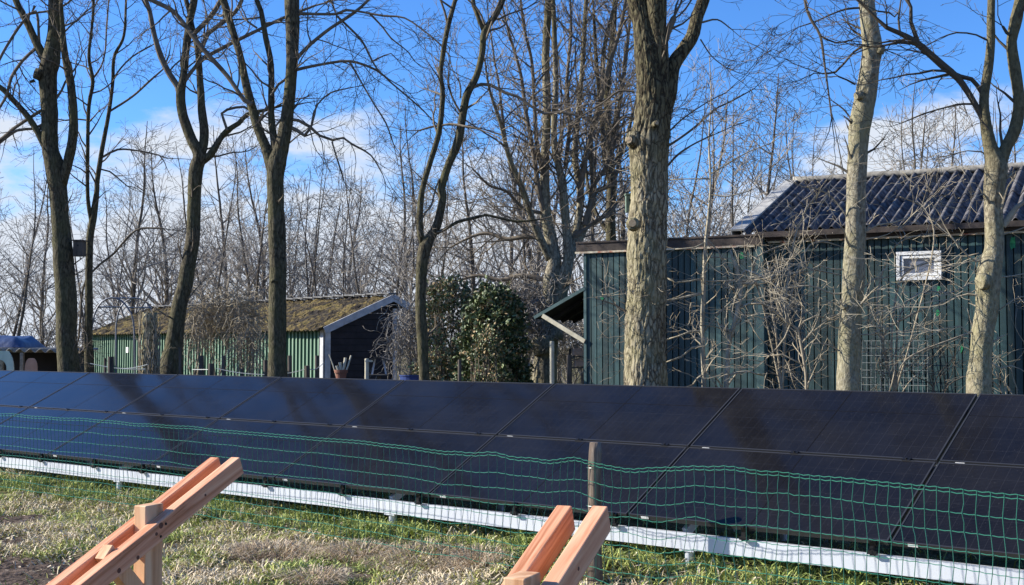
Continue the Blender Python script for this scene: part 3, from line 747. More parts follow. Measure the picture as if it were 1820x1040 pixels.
tree('bare_tree', 15.2, [(754, 672, 19), (752, 640, 19), (751, 600, 20), (748, 560, 20), (748, 508, 19), (750, 470, 21), (756, 440, 24), (766, 420, 18), (777, 400, 16), (787, 350, 14), (784, 337, 15), (797, 293, 14), (814, 252, 16), (823, 202, 14), (830, 168, 14), (847, 135, 12), (857, 94, 11), (861, 57, 12), (880, 28, 11), (894, 0, 9), (912, -60, 8), (930, -160, 5)],
 [[(755, 440, 14), (747, 415, 12), (746, 390, 12), (750, 340, 10), (764, 290, 10), (780, 236, 10), (787, 168, 9), (783, 135, 8), (788, 91, 9), (797, 44, 9), (809, 0, 8), (820, -50, 7), (830, -150, 4)],
  [(796, 45, 5), (790, 20, 4), (783, 0, 4), (775, -60, 3)], [(860, 55, 9), (851, 34, 8), (842, 10, 8), (838, -30, 7), (825, -130, 4)],
  [(840, 156, 6), (855, 150, 6), (871, 151, 6), (898, 165, 6), (920, 172, 5), (945, 190, 5), (967, 202, 5), (1000, 200, 5), (1035, 209, 4), (1060, 230, 3), (1080, 250, 2)],
  [(775, 415, 7), (790, 408, 6), (812, 395, 6), (840, 388, 6), (864, 382, 5), (890, 388, 5), (920, 394, 5), (960, 390, 3)],
  [(795, 222, 4), (808, 222, 3), (822, 225, 3)], [(818, 175, 3), (819, 160, 3), (817, 147, 3)], [(785, 222, 4), (765, 226, 4), (745, 232, 3)], [(797, 305, 4), (780, 320, 3), (768, 360, 3)],
  [(875, 30, 4), (885, 35, 4), (905, 25, 3), (935, 15, 3)], [(893, 35, 3), (905, 50, 3), (915, 70, 2)]],
 'slim twisted dark tree forking into a V, beside the evergreen bush', M['bark_dark'], 1.7, seed=7, sides=14, trunk_twigs=.8, group=TG)
tree('oak_tree', 13.3, [(1147, 684, 76), (1147, 640, 73), (1147, 582, 70), (1149, 530, 69), (1150, 478, 68), (1150, 440, 69), (1151, 400, 68), (1154, 336, 65), (1154, 290, 67), (1153, 255, 70), (1158, 222, 65), (1161, 170, 61), (1160, 140, 56), (1154, 105, 52), (1146, 50, 42), (1134, 0, 37), (1118, -80, 32), (1100, -220, 20)],
 [[(1168, 170, 40), (1170, 120, 38), (1171, 75, 34), (1169, 50, 31), (1167, 0, 37), (1168, -80, 30), (1175, -220, 18)],
  [(1178, 210, 30), (1190, 165, 26), (1196, 118, 26), (1213, 91, 24), (1230, 64, 24), (1240, 27, 23), (1250, 0, 22), (1264, -50, 20), (1290, -180, 10)],
  [(1172, 100, 20), (1181, 70, 15), (1190, 50, 12), (1197, 33, 11), (1199, 28, 6)],
  [(1183, 262, 5), (1210, 245, 4), (1240, 222, 4), (1270, 195, 3), (1300, 180, 3), (1340, 158, 2)], [(1182, 300, 4), (1205, 275, 4), (1230, 258, 3), (1260, 243, 3)],
  [(1185, 238, 3), (1215, 210, 3), (1260, 180, 2), (1290, 165, 2)], [(1128, 163, 4), (1100, 162, 4), (1078, 178, 3), (1060, 190, 3), (1035, 205, 2)], [(1130, 212, 4), (1110, 208, 4), (1095, 222, 3), (1080, 240, 2)],
  [(1190, 40, 3), (1215, 20, 3), (1235, -10, 3)], [(1248, 40, 4), (1275, 35, 3), (1300, 52, 2)], [(1245, 70, 3), (1265, 100, 2), (1290, 120, 2)]],
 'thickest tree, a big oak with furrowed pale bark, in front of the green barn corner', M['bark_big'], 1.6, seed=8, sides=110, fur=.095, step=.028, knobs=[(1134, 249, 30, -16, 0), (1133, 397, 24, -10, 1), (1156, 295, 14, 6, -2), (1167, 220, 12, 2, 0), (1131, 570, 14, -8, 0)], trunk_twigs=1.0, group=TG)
tree('bare_tree', 12.4, [(1508, 690, 43), (1508, 660, 41), (1511, 582, 38), (1514, 540, 38), (1517, 496, 39), (1519, 450, 37), (1521, 409, 35), (1522, 340, 33), (1524, 290, 35), (1527, 236, 37), (1533, 200, 40), (1539, 168, 38), (1546, 120, 34), (1550, 85, 36), (1546, 50, 31), (1540, 0, 27), (1536, -100, 24), (1530, -240, 14)],
 [[(1536, 80, 5), (1518, 92, 4), (1500, 113, 4), (1485, 128, 4), (1461, 131, 3)], [(1530, 14, 4), (1505, 16, 4), (1481, 24, 3), (1450, 38, 3), (1420, 48, 2)],
  [(1538, -80, 7), (1490, -75, 6), (1445, -45, 6), (1431, 0, 5), (1441, 34, 5), (1458, 64, 5), (1466, 118, 4), (1473, 168, 3), (1478, 209, 3)],
  [(1458, 64, 4), (1485, 76, 3), (1510, 72, 3)], [(1560, 88, 8), (1568, 89, 6), (1571, 88, 3)], [(1520, 150, 4), (1505, 142, 3), (1490, 136, 3)],
  [(1531, 235, 3), (1515, 215, 3), (1500, 195, 3), (1480, 180, 2)], [(1512, 395, 3), (1480, 352, 3), (1450, 335, 3), (1425, 332, 2)], [(1535, 415, 4), (1560, 400, 3), (1590, 395, 3), (1630, 380, 2)],
  [(1505, 520, 4), (1480, 522, 3), (1440, 508, 3), (1400, 512, 3)]]+arms([(1508, 690, 0), (1514, 540, 0), (1521, 400, 0), (1523, 330, 0)], 6, 410, 650, 115),
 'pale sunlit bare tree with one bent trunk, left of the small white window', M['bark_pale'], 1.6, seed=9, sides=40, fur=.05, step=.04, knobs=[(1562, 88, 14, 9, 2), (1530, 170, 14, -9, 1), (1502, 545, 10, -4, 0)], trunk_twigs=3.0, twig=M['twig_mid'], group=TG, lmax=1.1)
tree('bare_tree', 11.4, [(1740, 694, 44), (1741, 660, 41), (1743, 634, 38), (1748, 580, 38), (1754, 548, 40), (1756, 500, 42), (1760, 470, 40), (1767, 440, 32), (1766, 375, 32), (1767, 337, 36), (1770, 296, 40), (1760, 262, 24), (1752, 219, 19), (1749, 175, 17), (1757, 118, 16), (1761, 74, 15), (1761, 34, 14), (1762, 0, 13), (1764, -90, 12), (1766, -230, 7)],
 [[(1770, 310, 28), (1788, 262, 21), (1804, 229, 22), (1811, 182, 20), (1803, 118, 20), (1798, 74, 18), (1806, 34, 22), (1813, 0, 18), (1822, -80, 14), (1840, -200, 8)],
  [(1748, 215, 11), (1742, 202, 11), (1727, 175, 11), (1703, 140, 12), (1677, 118, 14), (1650, 94, 13), (1626, 74, 12), (1599, 59, 9), (1576, 49, 8), (1559, 34, 6), (1535, 10, 5), (1500, -20, 3)],
  [(1748, 175, 8), (1743, 162, 8), (1727, 141, 8), (1707, 136, 8), (1695, 130, 7)], [(1632, 78, 9), (1626, 60, 8), (1619, 40, 7), (1619, 13, 6), (1613, 0, 6), (1600, -50, 4)],
  [(1628, 80, 5), (1610, 74, 4), (1592, 72, 4), (1562, 77, 3)], [(1742, 190, 4), (1727, 185, 4), (1700, 186, 4), (1677, 192, 3), (1643, 202, 3), (1602, 219, 2)],
  [(1795, 62, 6), (1789, 58, 6), (1783, 48, 5), (1781, 46, 3)], [(1782, 402, 12), (1795, 385, 11), (1807, 368, 9), (1822, 358, 7), (1860, 340, 5)],
  [(1756, 72, 4), (1735, 62, 3), (1700, 58, 3), (1670, 68, 2)], [(1600, 60, 4), (1597, 35, 4), (1600, 10, 3), (1605, -30, 2)], [(1600, 18, 3), (1590, 30, 3), (1580, 22, 3), (1560, 20, 3)],
  [(1765, 290, 3), (1745, 270, 3), (1720, 268, 2), (1680, 278, 2)], [(1738, 525, 5), (1720, 523, 4), (1700, 528, 3)], [(1752, 460, 4), (1735, 465, 4), (1720, 455, 3), (1690, 420, 3)]]+arms([(1741, 690, 0), (1748, 580, 0), (1756, 480, 0), (1767, 400, 0), (1767, 340, 0)], 7, 400, 650, 115),
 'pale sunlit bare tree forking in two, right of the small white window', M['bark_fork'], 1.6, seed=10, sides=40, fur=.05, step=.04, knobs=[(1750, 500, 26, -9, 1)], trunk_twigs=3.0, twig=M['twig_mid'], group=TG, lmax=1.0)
oak = [o for o in C.objects if o.name.startswith('oak_tree')][0]
for (x, y, w_, dx) in ((1124, 397, 17, -.02), (1119, 249, 14, -.05), (1167, 219, 8, .02)):
    c = at(x, y, 13.3-.30); r_ = w_/2/F*13; m = MB(); ax = Vector((dx*10, -1, .05)).normalized()
    m.tube([c-ax*.08, c, c+ax*.012], [r_*1.5, r_*1.3, r_*1.15], 14, lump=lumpf(.12, 12)); m.build('branch_scar', M['bark_big'], oak, smooth=True)
    m = MB(); m.tube([c+ax*.006, c+ax*.016], [r_*.85, r_*.8], 14, lump=lumpf(.1, 12)); m.build('cut_face', M['cut'], oak)
# multi-stem tree in the middle, behind
SOFT = dict(seg=(.22, .18, .12), wob=.22, trop=(.06, .05, .03), kids=(4.5, 5.5, 5), levels=3, rmin=.004, lmin=.16)
tree('multi_stem_tree', 20.5, [(968, 675, 44), (970, 640, 42), (974, 590, 38), (978, 548, 28), (978, 500, 27), (985, 465, 24), (978, 420, 22), (970, 380, 20), (968, 300, 16), (972, 200, 15), (970, 100, 14), (975, 0, 13), (978, -120, 9), (980, -260, 5)],
 [[(990, 560, 30), (1000, 500, 26), (1010, 460, 20), (1006, 400, 16), (1000, 330, 14), (985, 250, 12), (988, 150, 11), (985, 50, 9), (980, -80, 6)],
  [(1005, 480, 17), (1022, 420, 15), (1032, 350, 13), (1022, 280, 11), (1028, 200, 10), (1035, 120, 9), (1042, 0, 8), (1050, -120, 5)],
  [(1008, 470, 16), (1040, 400, 14), (1055, 330, 12), (1050, 250, 10), (1068, 170, 9), (1075, 80, 8), (1100, -20, 7), (1110, -120, 4)],
  [(1030, 360, 12), (1040, 280, 10), (1062, 200, 9), (1082, 120, 8), (1105, 40, 7), (1122, -60, 4)],
  [(978, 460, 16), (950, 400, 13), (930, 340, 11), (905, 280, 9), (890, 220, 7), (870, 160, 5), (862, 110, 3)],
  [(972, 400, 12), (958, 340, 10), (948, 270, 8), (935, 200, 7), (925, 130, 6), (905, 60, 5), (890, 0, 3)],
  [(970, 330, 9), (955, 260, 8), (950, 190, 7), (945, 110, 6), (930, 40, 5), (920, -60, 3)],
  [(985, 430, 10), (940, 420, 9), (900, 425, 8), (870, 415, 6), (840, 420, 5), (800, 440, 3)],
  [(975, 500, 10), (930, 490, 9), (890, 498, 8), (850, 490, 6), (810, 500, 4)],
  [(1005, 300, 8), (1012, 220, 7), (1008, 140, 6), (1015, 60, 5), (1012, -30, 3)], [(1055, 330, 8), (1085, 280, 7), (1100, 200, 6), (1108, 130, 5), (1116, 60, 4)],
  [(1022, 420, 8), (1050, 400, 7), (1080, 380, 6), (1105, 350, 5)], [(970, 380, 7), (930, 370, 6), (900, 340, 5), (870, 330, 4), (840, 300, 3)], [(1040, 400, 9), (1060, 340, 8), (1088, 330, 7), (1100, 290, 6), (1110, 250, 4)]],
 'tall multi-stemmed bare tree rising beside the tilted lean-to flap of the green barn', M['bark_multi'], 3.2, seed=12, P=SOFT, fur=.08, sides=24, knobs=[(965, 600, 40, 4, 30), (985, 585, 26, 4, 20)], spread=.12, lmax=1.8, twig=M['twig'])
tree('bare_tree', 22, [(1092, 560, 20), (1090, 480, 19), (1085, 400, 18), (1087, 330, 17), (1082, 250, 14), (1080, 150, 12), (1090, 60, 10), (1095, -60, 8)],
 [[(1087, 340, 12), (1075, 270, 10), (1068, 200, 8), (1060, 110, 7), (1055, 20, 5)], [(1083, 260, 9), (1100, 190, 8), (1112, 110, 6), (1120, 30, 5)], [(1086, 420, 8), (1060, 380, 7), (1045, 330, 6), (1040, 270, 4)], [(1086, 300, 8), (1110, 260, 7), (1125, 200, 5)]],
 'brown bare tree standing mostly hidden behind the thick oak above the flat roof', M['bark_dark'], 1.6, seed=13, P=SOFT, spread=.12, lmax=1.7, sides=12)
# pale saplings in front of the barn wall
SAP = dict(seg=(.12, .09, .06), wob=.34, trop=(.05, .04, .02), kids=(4.5, 7, 6), levels=3, rmin=.0021, lmin=.09)
SG = 'pale saplings in front of the green barn wall'
tree('sapling', 13.6, [(1251, 684, 8), (1250, 640, 8), (1248, 582, 8), (1251, 513, 7), (1253, 444, 6), (1260, 375, 4.5), (1263, 320, 3.6), (1260, 250, 3), (1264, 180, 2.2), (1261, 100, 1.5)],
 [[(1250, 522, 4), (1225, 526, 4), (1200, 532, 3), (1170, 536, 3), (1150, 543, 2)], [(1250, 495, 4), (1225, 500, 3), (1200, 502, 3), (1184, 492, 3)], [(1248, 588, 4), (1225, 590, 4), (1205, 598, 3), (1183, 604, 3)],
  [(1249, 615, 4), (1230, 618, 4), (1210, 635, 3), (1184, 644, 3)], [(1251, 665, 4), (1240, 672, 3), (1232, 683, 3)], [(1252, 500, 3), (1285, 500, 3), (1315, 498, 3), (1345, 505, 3)], [(1263, 318, 3), (1220, 318, 2), (1190, 320, 2)],
  [(1250, 590, 3), (1275, 560, 3), (1300, 535, 2), (1320, 510, 2)], [(1256, 430, 3), (1235, 440, 3), (1200, 443, 2)], [(1262, 310, 3), (1295, 290, 3), (1330, 270, 2), (1370, 255, 2)], [(1262, 345, 3), (1290, 350, 2), (1330, 340, 2)]]+arms([(1251, 684, 0), (1251, 513, 0), (1260, 375, 0)], 4, 430, 650, 80, 2.6),
 'thin straight pale sapling, tallest one before the barn, right of the thick oak', M['sap_bark'], 1.3, seed=21, sides=8, P=SAP, twig=M['twig_pale'], lmax=.7, group=SG, cat='sapling', trunk_twigs=2)
tree('sapling', 13.4, [(1291, 686, 9), (1293, 655, 9), (1295, 617, 8), (1304, 580, 8), (1312, 548, 9), (1316, 510, 9), (1310, 480, 7), (1303, 461, 5), (1298, 445, 3)],
 [[(1315, 503, 6), (1336, 505, 5), (1350, 494, 5), (1365, 500, 4), (1385, 512, 4), (1400, 520, 3)], [(1314, 495, 6), (1325, 480, 5), (1340, 485, 5), (1358, 495, 4), (1380, 490, 3)], [(1311, 550, 4), (1330, 540, 4), (1350, 538, 4), (1365, 545, 3)],
  [(1293, 668, 4), (1310, 662, 4), (1330, 660, 3), (1345, 665, 3)], [(1310, 500, 3), (1290, 470, 3), (1275, 445, 3), (1262, 430, 2)], [(1302, 590, 3), (1285, 580, 3), (1270, 570, 2)]]+arms([(1291, 686, 0), (1312, 548, 0), (1303, 461, 0)], 5, 470, 650, 100, 2.8),
 'crooked pale sapling with side arms, second one right of the thick oak', M['sap_bark'], 1.6, seed=22, sides=8, P=SAP, twig=M['twig_pale'], lmax=.6, group=SG, cat='sapling', trunk_twigs=3)
tree('sapling', 12.6, [(1433, 690, 5), (1430, 650, 5), (1421, 600, 5), (1418, 586, 5), (1399, 572, 4), (1375, 552, 4), (1357, 541, 3), (1335, 540, 2)],
 [[(1419, 587, 4), (1428, 572, 3), (1451, 561, 3), (1470, 566, 2)], [(1405, 576, 3), (1395, 600, 3), (1380, 620, 3), (1360, 640, 2)], [(1430, 650, 3), (1410, 640, 3), (1390, 630, 3), (1370, 632, 2)], [(1424, 610, 3), (1445, 590, 3), (1470, 570, 2)]],
 'low forked pale sapling just left of the bent pale tree', M['twig_pale'], 3., seed=23, sides=7, P=SAP, twig=M['twig_pale'], lmax=.6, group=SG, cat='sapling', trunk_twigs=4)
def brush(name, D, stems, label, seed, m, P=SAP, group=None, cat='shrub', lmax=.7, dens=3.):
    """shrub of arching stems given as pixel polylines"""
    rng = random.Random(seed); b = at(stems[0][0][0], stems[0][0][1], D)
    root = empty(name, (b.x, b.y, gz(b.x, b.y)), label, cat, group); mb = MB(); tw = MB()
    for pl in stems:
        dd = D+rng.uniform(-.3, .3)
        pts = [at(x, y, dd+rng.uniform(-.12, .12)) for x, y, wd in pl]; rads = [wd/2/F*dd for x, y, wd in pl]
        pts2, r2 = cat_rom(pts, rads, .07); mb.tube(pts2, r2, 6)
        for i in range(1, len(pts2)-1):
            if rng.random() < dens*.07*1.6:
                grow(tw, rng, pts2[i], (pts2[i+1]-pts2[i]).normalized()*.5+rv(rng), rng.uniform(.15, lmax), r2[i]*.6, 1, P)
    n0 = len(mb.v); mb.v += tw.v; mb.f += [tuple(i+n0 for i in f) for f in tw.f]; mb.m += tw.m
    mb.build('branches', m, root, smooth=True)
    return root
rng0 = random.Random(77)
def fan(x, y, n, h, sp, w_=2.2):
    out = []
    for i in range(n):
        a = rng0.uniform(-1, 1)*sp; hh = h*rng0.uniform(.5, 1); x0 = x+rng0.uniform(-12, 12)
        pl = [(x0, y+40, w_), (x0+a*hh*.2, y, w_)]
        for k in range(1, 5): pl.append((x0+a*hh*(.2+.25*k)+rng0.uniform(-16, 16), y-hh*k/4*(1-.25*abs(a)*k/4), w_*(1-k*.18)))
        out.append(pl)
    return out
BG = 'leafless shrubs against the green barn wall'
brush('bare_shrub', 13.6, fan(1430, 680, 3, 190, .9), 'leafless shrub between the barn corner board and the bent pale tree', 31, M['twig_pale'], group=BG)
brush('bare_shrub', 13.0, fan(1580, 680, 5, 150, 1.0), 'leafless shrub low on the wall just right of the bent pale tree', 32, M['twig_pale'], group=BG)
brush('bare_shrub', 12.8, fan(1660, 685, 5, 130, 1.0), 'leafless shrub low on the wall below the small white window', 33, M['twig'], group=BG)
brush('bare_shrub', 12.3, fan(1800, 690, 5, 170, .8), 'leafless shrub at the right photo edge behind the forked pale tree', 34, M['twig_pale'], group=BG)
# epicormic shoots in front of the wall, carried by the two pale trees: arching arms
brush('bare_shrub', 12.9, [[(1590, 700, 4), (1585, 600, 4), (1600, 500, 4), (1640, 470, 3), (1690, 462, 3), (1740, 450, 2)], [(1590, 700, 4), (1600, 560, 3), (1640, 520, 3), (1690, 520, 3), (1730, 500, 2)], [(1590, 700, 4), (1560, 560, 3), (1570, 480, 3), (1600, 430, 3), (1660, 415, 2)], [(1590, 700, 3), (1610, 640, 3), (1700, 600, 3), (1735, 590, 2)], [(1590, 700, 3), (1570, 600, 3), (1620, 560, 3), (1680, 535, 2)], [(1590, 700, 4), (1620, 600, 3), (1660, 430, 3), (1640, 370, 3), (1600, 350, 2)]],
 'tall leafless shrub whose thin arms cross before the small white window', 36, M['twig_pale'], group=BG, dens=2.6)
brush('bare_shrub', 13.3, [[(1390, 700, 4), (1380, 600, 4), (1370, 500, 4), (1400, 470, 3), (1450, 480, 3), (1500, 490, 2)], [(1390, 700, 4), (1400, 560, 3), (1430, 450, 3), (1460, 430, 3), (1500, 440, 2)], [(1390, 700, 4), (1360, 560, 3), (1340, 470, 3), (1380, 440, 3), (1420, 430, 2)], [(1390, 700, 4), (1400, 500, 3), (1420, 400, 3), (1450, 350, 3), (1470, 330, 2)]],
 'tall leafless shrub whose arms cross the barn corner board below the roof verge', 37, M['twig_pale'], group=BG, dens=2.2)

# background trees : a few grown once, then copied one by one
def far_tree(seed, h, stems, spread, kids=3.4, rmin=.0065, levels=3, wob=.20):
    rng = random.Random(seed); t = MB(); c = MB()
    P = dict(seg=(.5, .32, .24, .2), wob=wob, trop=(.045, .04, .03), kids=(kids, kids*.95, kids*.9), levels=levels, rmin=rmin, lmin=.35)
    for s_ in range(stems):
        p = Vector((rng.uniform(-.25, .25), rng.uniform(-.25, .25), -.1)); d = Vector((rng.uniform(-.26, .26), rng.uniform(-.26, .26), 1)).normalized()
        hh = h*rng.uniform(.8, 1); n = int(hh/.4); r0 = .011*h*rng.uniform(.7, 1.1)/sqrt(stems)*1.1
        pts = [p.copy()]; rads = [r0]
        for i in range(n):
            d = (d+rv(rng)*.07+Vector((0, 0, .05))).normalized(); p = p+d*hh/n; pts.append(p.copy()); rads.append(max(rmin, r0*(1-(i+1)/n*.9)))
        t.tube(pts, rads, 7, cap=False)
        m_ = int(hh*3.0/sqrt(stems)*1.3)
        for k in range(m_):
            u = rng.uniform(.12, .98); i = int(u*n); a = rng.uniform(0, 2*pi)
            up = rng.uniform(.5, 1.3)
            dd = Vector((cos(a), sin(a), up))
            ln = h*spread*(1.08-u)**.7*rng.uniform(.5, 1)
            grow(c, rng, pts[i], dd, max(.6, ln), max(rmin, rads[i]*.5), 1, P)
    return t, c
protos = []
for (seed, h, st_, sp_2, kd) in ((1, 11, 1, .36, 3.2), (2, 10, 3, .38, 3.1), (3, 12, 2, .34, 3.0), (4, 8, 3, .46, 3.5), (5, 9, 1, .50, 3.3)):
    t, c = far_tree(seed, h, st_, sp_2, kd)
    protos.append((t.build('trunk', M['bark_far'] if 'bark_far' in M else M['twig'], None, smooth=True), c.build('crown', M['twig_far'], None), h))
    print('proto', len(t.f), len(c.f))
spots = []
rf = random.Random(5)
adj = ['tall', 'broad', 'narrow', 'low', 'spreading']
def far(px, Y, hpx, v, lab):
    t, c, h = protos[v]
    sc = (CAMZ+(615.6-hpx+38)/F*Y)/h
    root = bpy.data.objects.new('bare_tree', None); C.objects.link(root); p = at(px, 615, Y)
    root.location = (p.x, p.y, 0); root.scale = (sc, sc, sc); root.rotation_euler = (0, 0, rf.uniform(0, 6.28))
    tag(root, lab, 'tree', 'bare trees far behind the sheds')
    for q in (t, c):
        q2 = q.copy(); C.objects.link(q2); q2.parent = root
FT = [ # px, distance, top y, variant, label
 (20, 34, 230, 1, 'many-stemmed bare tree at the left photo edge, behind the blue tarpaulin'), (75, 40, 290, 0, 'bare tree rising behind the low lean-to, just left of the nest box tree'), (236, 36, 190, 0, 'straight single-stemmed bare tree behind the metal arches'),
 (200, 48, 300, 2, 'faint distant bare tree left of the straight one behind the arches'), (275, 44, 270, 4, 'distant spreading bare tree above the ivy-clad stump'), (310, 50, 330, 1, 'faint bare tree just left of the leaning trunk above the mossy roof'),
 (382, 38, 230, 2, 'bare tree with twin stems just right of the leaning trunk'), (405, 46, 200, 0, 'slim bare tree midway between the leaning and the straight dark trunks'), (445, 40, 210, 2, 'twin-stemmed bare tree just left of the straight dark trunk'),
 (462, 52, 260, 4, 'faint spreading bare tree peeping left of the straight dark trunk'), (530, 40, 260, 1, 'bushy bare tree just right of the straight dark trunk'), (560, 46, 275, 3, 'low bushy bare tree above the sloping mossy roof, left of its peak'),
 (600, 38, 290, 3, 'dense twiggy bare tree behind the shed roof, left of the peak'), (640, 50, 310, 4, 'faint spreading bare tree above the peak of the mossy shed'), (690, 36, 240, 1, 'many-stemmed bare tree above the shed peak'),
 (725, 44, 200, 0, 'straight bare tree just left of the V-forked dark tree'), (742, 34, 270, 3, 'bushy bare tree directly behind the V-forked dark tree'), (800, 40, 180, 2, 'twin-stemmed bare tree seen between the V-forked tree limbs and the bush'),
 (842, 36, 150, 0, 'straight bare tree above the evergreen bush'), (880, 46, 230, 4, 'spreading bare tree between the evergreen bush and the multi-stemmed tree'), (915, 34, 110, 2, 'tall twin-stemmed bare tree left of the multi-stemmed tree'),
 (1000, 40, -60, 2, 'tall bare tree right behind the multi-stemmed tree'), (1048, 34, -30, 1, 'tall dense bare tree between the multi-stemmed tree and the thick oak'), (1105, 38, 20, 0, 'tall straight bare tree just left of the thick oak'),
 (1215, 36, 110, 1, 'many-stemmed bare tree just right of the thick oak above the flat roof'), (1270, 42, 150, 4, 'spreading bare tree above the flat roof, behind the tall sapling'), (1310, 34, 180, 3, 'bushy bare tree above the flat roof, left of the sloping verge'),
 (1350, 36, 90, 0, 'tall slim bare tree rising from the left end of the barn roof verge'), (1400, 48, 200, 1, 'faint bare tree behind the sloping verge of the barn roof'), (1462, 38, 180, 2, 'twin-stemmed bare tree above the barn ridge, left of the bent pale tree'),
 (1565, 40, 180, 1, 'many-stemmed bare tree above the barn ridge, just right of the bent pale tree'), (1600, 46, 190, 4, 'spreading bare tree above the ridge over the small white window'), (1640, 38, 130, 2, 'tall twin-stemmed bare tree above the middle of the corrugated roof'),
 (1680, 44, 150, 0, 'slim bare tree above the ridge, left of the forked pale tree'), (1725, 50, 180, 3, 'low bushy bare tree just left of the forked pale tree above the ridge'), (1790, 40, 150, 1, 'bare tree seen within the fork of the right pale tree'),
 (1830, 46, 160, 0, 'bare tree at the right photo edge above the roof'), (-60, 38, 250, 2, 'bare tree just outside the left photo edge with branches reaching in'),
 (135, 46, 320, 3, 'low bushy bare tree glimpsed between the nest box tree and its slender neighbour'), (345, 56, 330, 3, 'faint bushy bare tree directly behind the leaning trunk'), (500, 54, 300, 1, 'faint bare tree directly behind the straight dark trunk'), (660, 44, 360, 3, 'low bushy bare tree behind the gable peak of the mossy shed')]
for a in FT: far(*a)
for t, c, h in protos: bpy.data.objects.remove(t); bpy.data.objects.remove(c)
# hazy wood edge far off, one uncountable mass of twigs
wb = MB(); rw = random.Random(9)
PW_ = dict(seg=(.6, .45, .4), wob=.35, trop=(.08, .05), kids=(2.6, 2.4), levels=2, rmin=.013, lmin=.5)
for k in range(190):
    px = rw.uniform(-150, 1960); Y = rw.uniform(38, 75); p = at(px, 615, Y)
    grow(wb, rw, Vector((p.x, p.y, 0)), Vector((rw.uniform(-.6, .6), rw.uniform(-.6, .6), 1)), rw.uniform(1.8, 4.0), .03, 0, PW_)
tag(wb.build('distant_wood', M['twig_far']), 'hazy mass of distant leafless wood along the horizon', 'wood', kind='stuff')

# ------------------------------------------------------------------ green barn
Z = Vector((0, 0, 1))
BP = Vector((1.03, 17.0, 0)); WD = Vector((.883, -.469, 0)).normalized(); WN = Vector((-WD.y, WD.x, 0)); WN = WN if WN.y < 0 else -WN
M['green_board'] = noisy('dark_green_stained_board', [(.3, (.009, .028, .029)), (.55, (.018, .054, .056)), (.8, (.042, .098, .10))], 3, .6, (4, 4, .35), .35, 60, .003, spec=.5)
M['green_trim'] = noisy('green_trim', [(.3, (.03, .065, .068)), (.7, (.06, .115, .115))], 6, .55, (1, 1, .3), .2, spec=.4)
M['groove'] = mat('groove_shadow_gap', (.008, .016, .014), .9)
M['fascia'] = noisy('brown_fascia', [(.3, (.03, .024, .020)), (.7, (.085, .065, .055))], 6, .7)
M['batten'] = noisy('flaking_batten', [(.35, (.30, .10, .06)), (.5, (.55, .47, .34)), (.7, (.60, .55, .42))], 9, .8)
M['fibre'] = noisy('dark_fibre_cement', [(.3, (.030, .028, .029)), (.5, (.095, .091, .094)), (.75, (.25, .24, .23))], 9, .95, (1, 1, 1), .3, 30, .004, spec=.08)
M['weathered'] = noisy('weathered_white_board', [(.3, (.30, .30, .31)), (.7, (.58, .58, .58))], 5, .7, (1, 1, 1), .3)
M['verge'] = noisy('weathered_verge_board', [(.3, (.24, .235, .22)), (.7, (.46, .45, .41))], 9, .85)
M['lichen'] = noisy('lichen_ridge', [(.3, (.13, .12, .105)), (.7, (.36, .34, .29))], 14, .9)
M['white'] = noisy('white_plastic', [(.3, (.70, .70, .68)), (.7, (.82, .82, .80))], 4, .4, bump=0)
M['pane'] = mat('window_pane', (.10, .12, .17), .12, 0, .8)
M['curtain'] = mat('grey_curtain', (.25, .27, .33), .9)
t_ = M['green_board'].node_tree; b_ = t_.nodes['Principled BSDF']; src = b_.inputs['Base Color'].links[0].from_socket
ge = t_.nodes.new('ShaderNodeNewGeometry'); mr_ = t_.nodes.new('ShaderNodeMapRange'); mr_.inputs[3].default_value = .62; mr_.inputs[4].default_value = 1.35
t_.links.new(ge.outputs['Random Per Island'], mr_.inputs[0]); vm_ = t_.nodes.new('ShaderNodeVectorMath'); vm_.operation = 'SCALE'
t_.links.new(src, vm_.inputs[0]); t_.links.new(mr_.outputs[0], vm_.inputs['Scale']); t_.links.new(vm_.outputs[0], b_.inputs['Base Color'])
def wp(t, z, off=0.): q = BP+WD*t+WN*off; return Vector((q.x, q.y, z))
def wallpx(px, py, off=0., base=None, wd=None, wn=None):
    base = base or BP; wd = wd or WD; wn = wn or WN
    u = (px-910)/F; v = (520-py)/F
    d = Vector((u, cos(PITCH)-v*sin(PITCH), sin(PITCH)+v*cos(PITCH)))
    q = base+wn*off; t = (q.x*wn.x+q.y*wn.y)/(d.x*wn.x+d.y*wn.y); P = d*t
    return (P.x-q.x)*wd.x+(P.y-q.y)*wd.y, P.z+CAMZ
barn = empty('green_barn', tuple(BP), 'dark green board barn with a black corrugated roof on its right half', 'barn')
TS = wallpx(1358, 500)[0]; TE = 10.5
SB = -.17
rb = random.Random(3)
def boards(t0, t1, z0, z1, off, name):
    m = MB(); m.mi = 1
    m.obox((wp(t0, (z0+z1)/2, off-.05)+wp(t1, (z0+z1)/2, off-.05))/2, WD*(t1-t0)/2, WN*.025, (0, 0, (z1-z0)/2))
    t = t0
    m.mi = 0
    while t < t1-.02:
        w_ = min(.086, t1-t)
        o = off-.012+rb.uniform(-.003, .003)
        m.obox(wp(t+w_/2, (z0+z1)/2+rb.uniform(-.004, .004), o), WD*(w_/2-.0075), WN*.011, (0, 0, (z1-z0)/2-.004))
        # rounded tongue beside the groove
        t += w_
    return m.build(name, [M['green_board'], M['groove']], barn)
boards(0, TS-.10, 0, 2.86, 0, 'wall'); boards(TS+.0, TE, 0, 2.90, SB, 'wall')
m = MB(); m.obox(wp(TS-.05, 1.48, -.01), WD*.052, WN*.035, (0, 0, 1.48)); m.obox(wp(TS-.02, 1.45, -.10), WD*.02, WN*.055, (0, 0, 1.45)); m.build('corner_board', M['green_trim'], barn, bevel=.003)
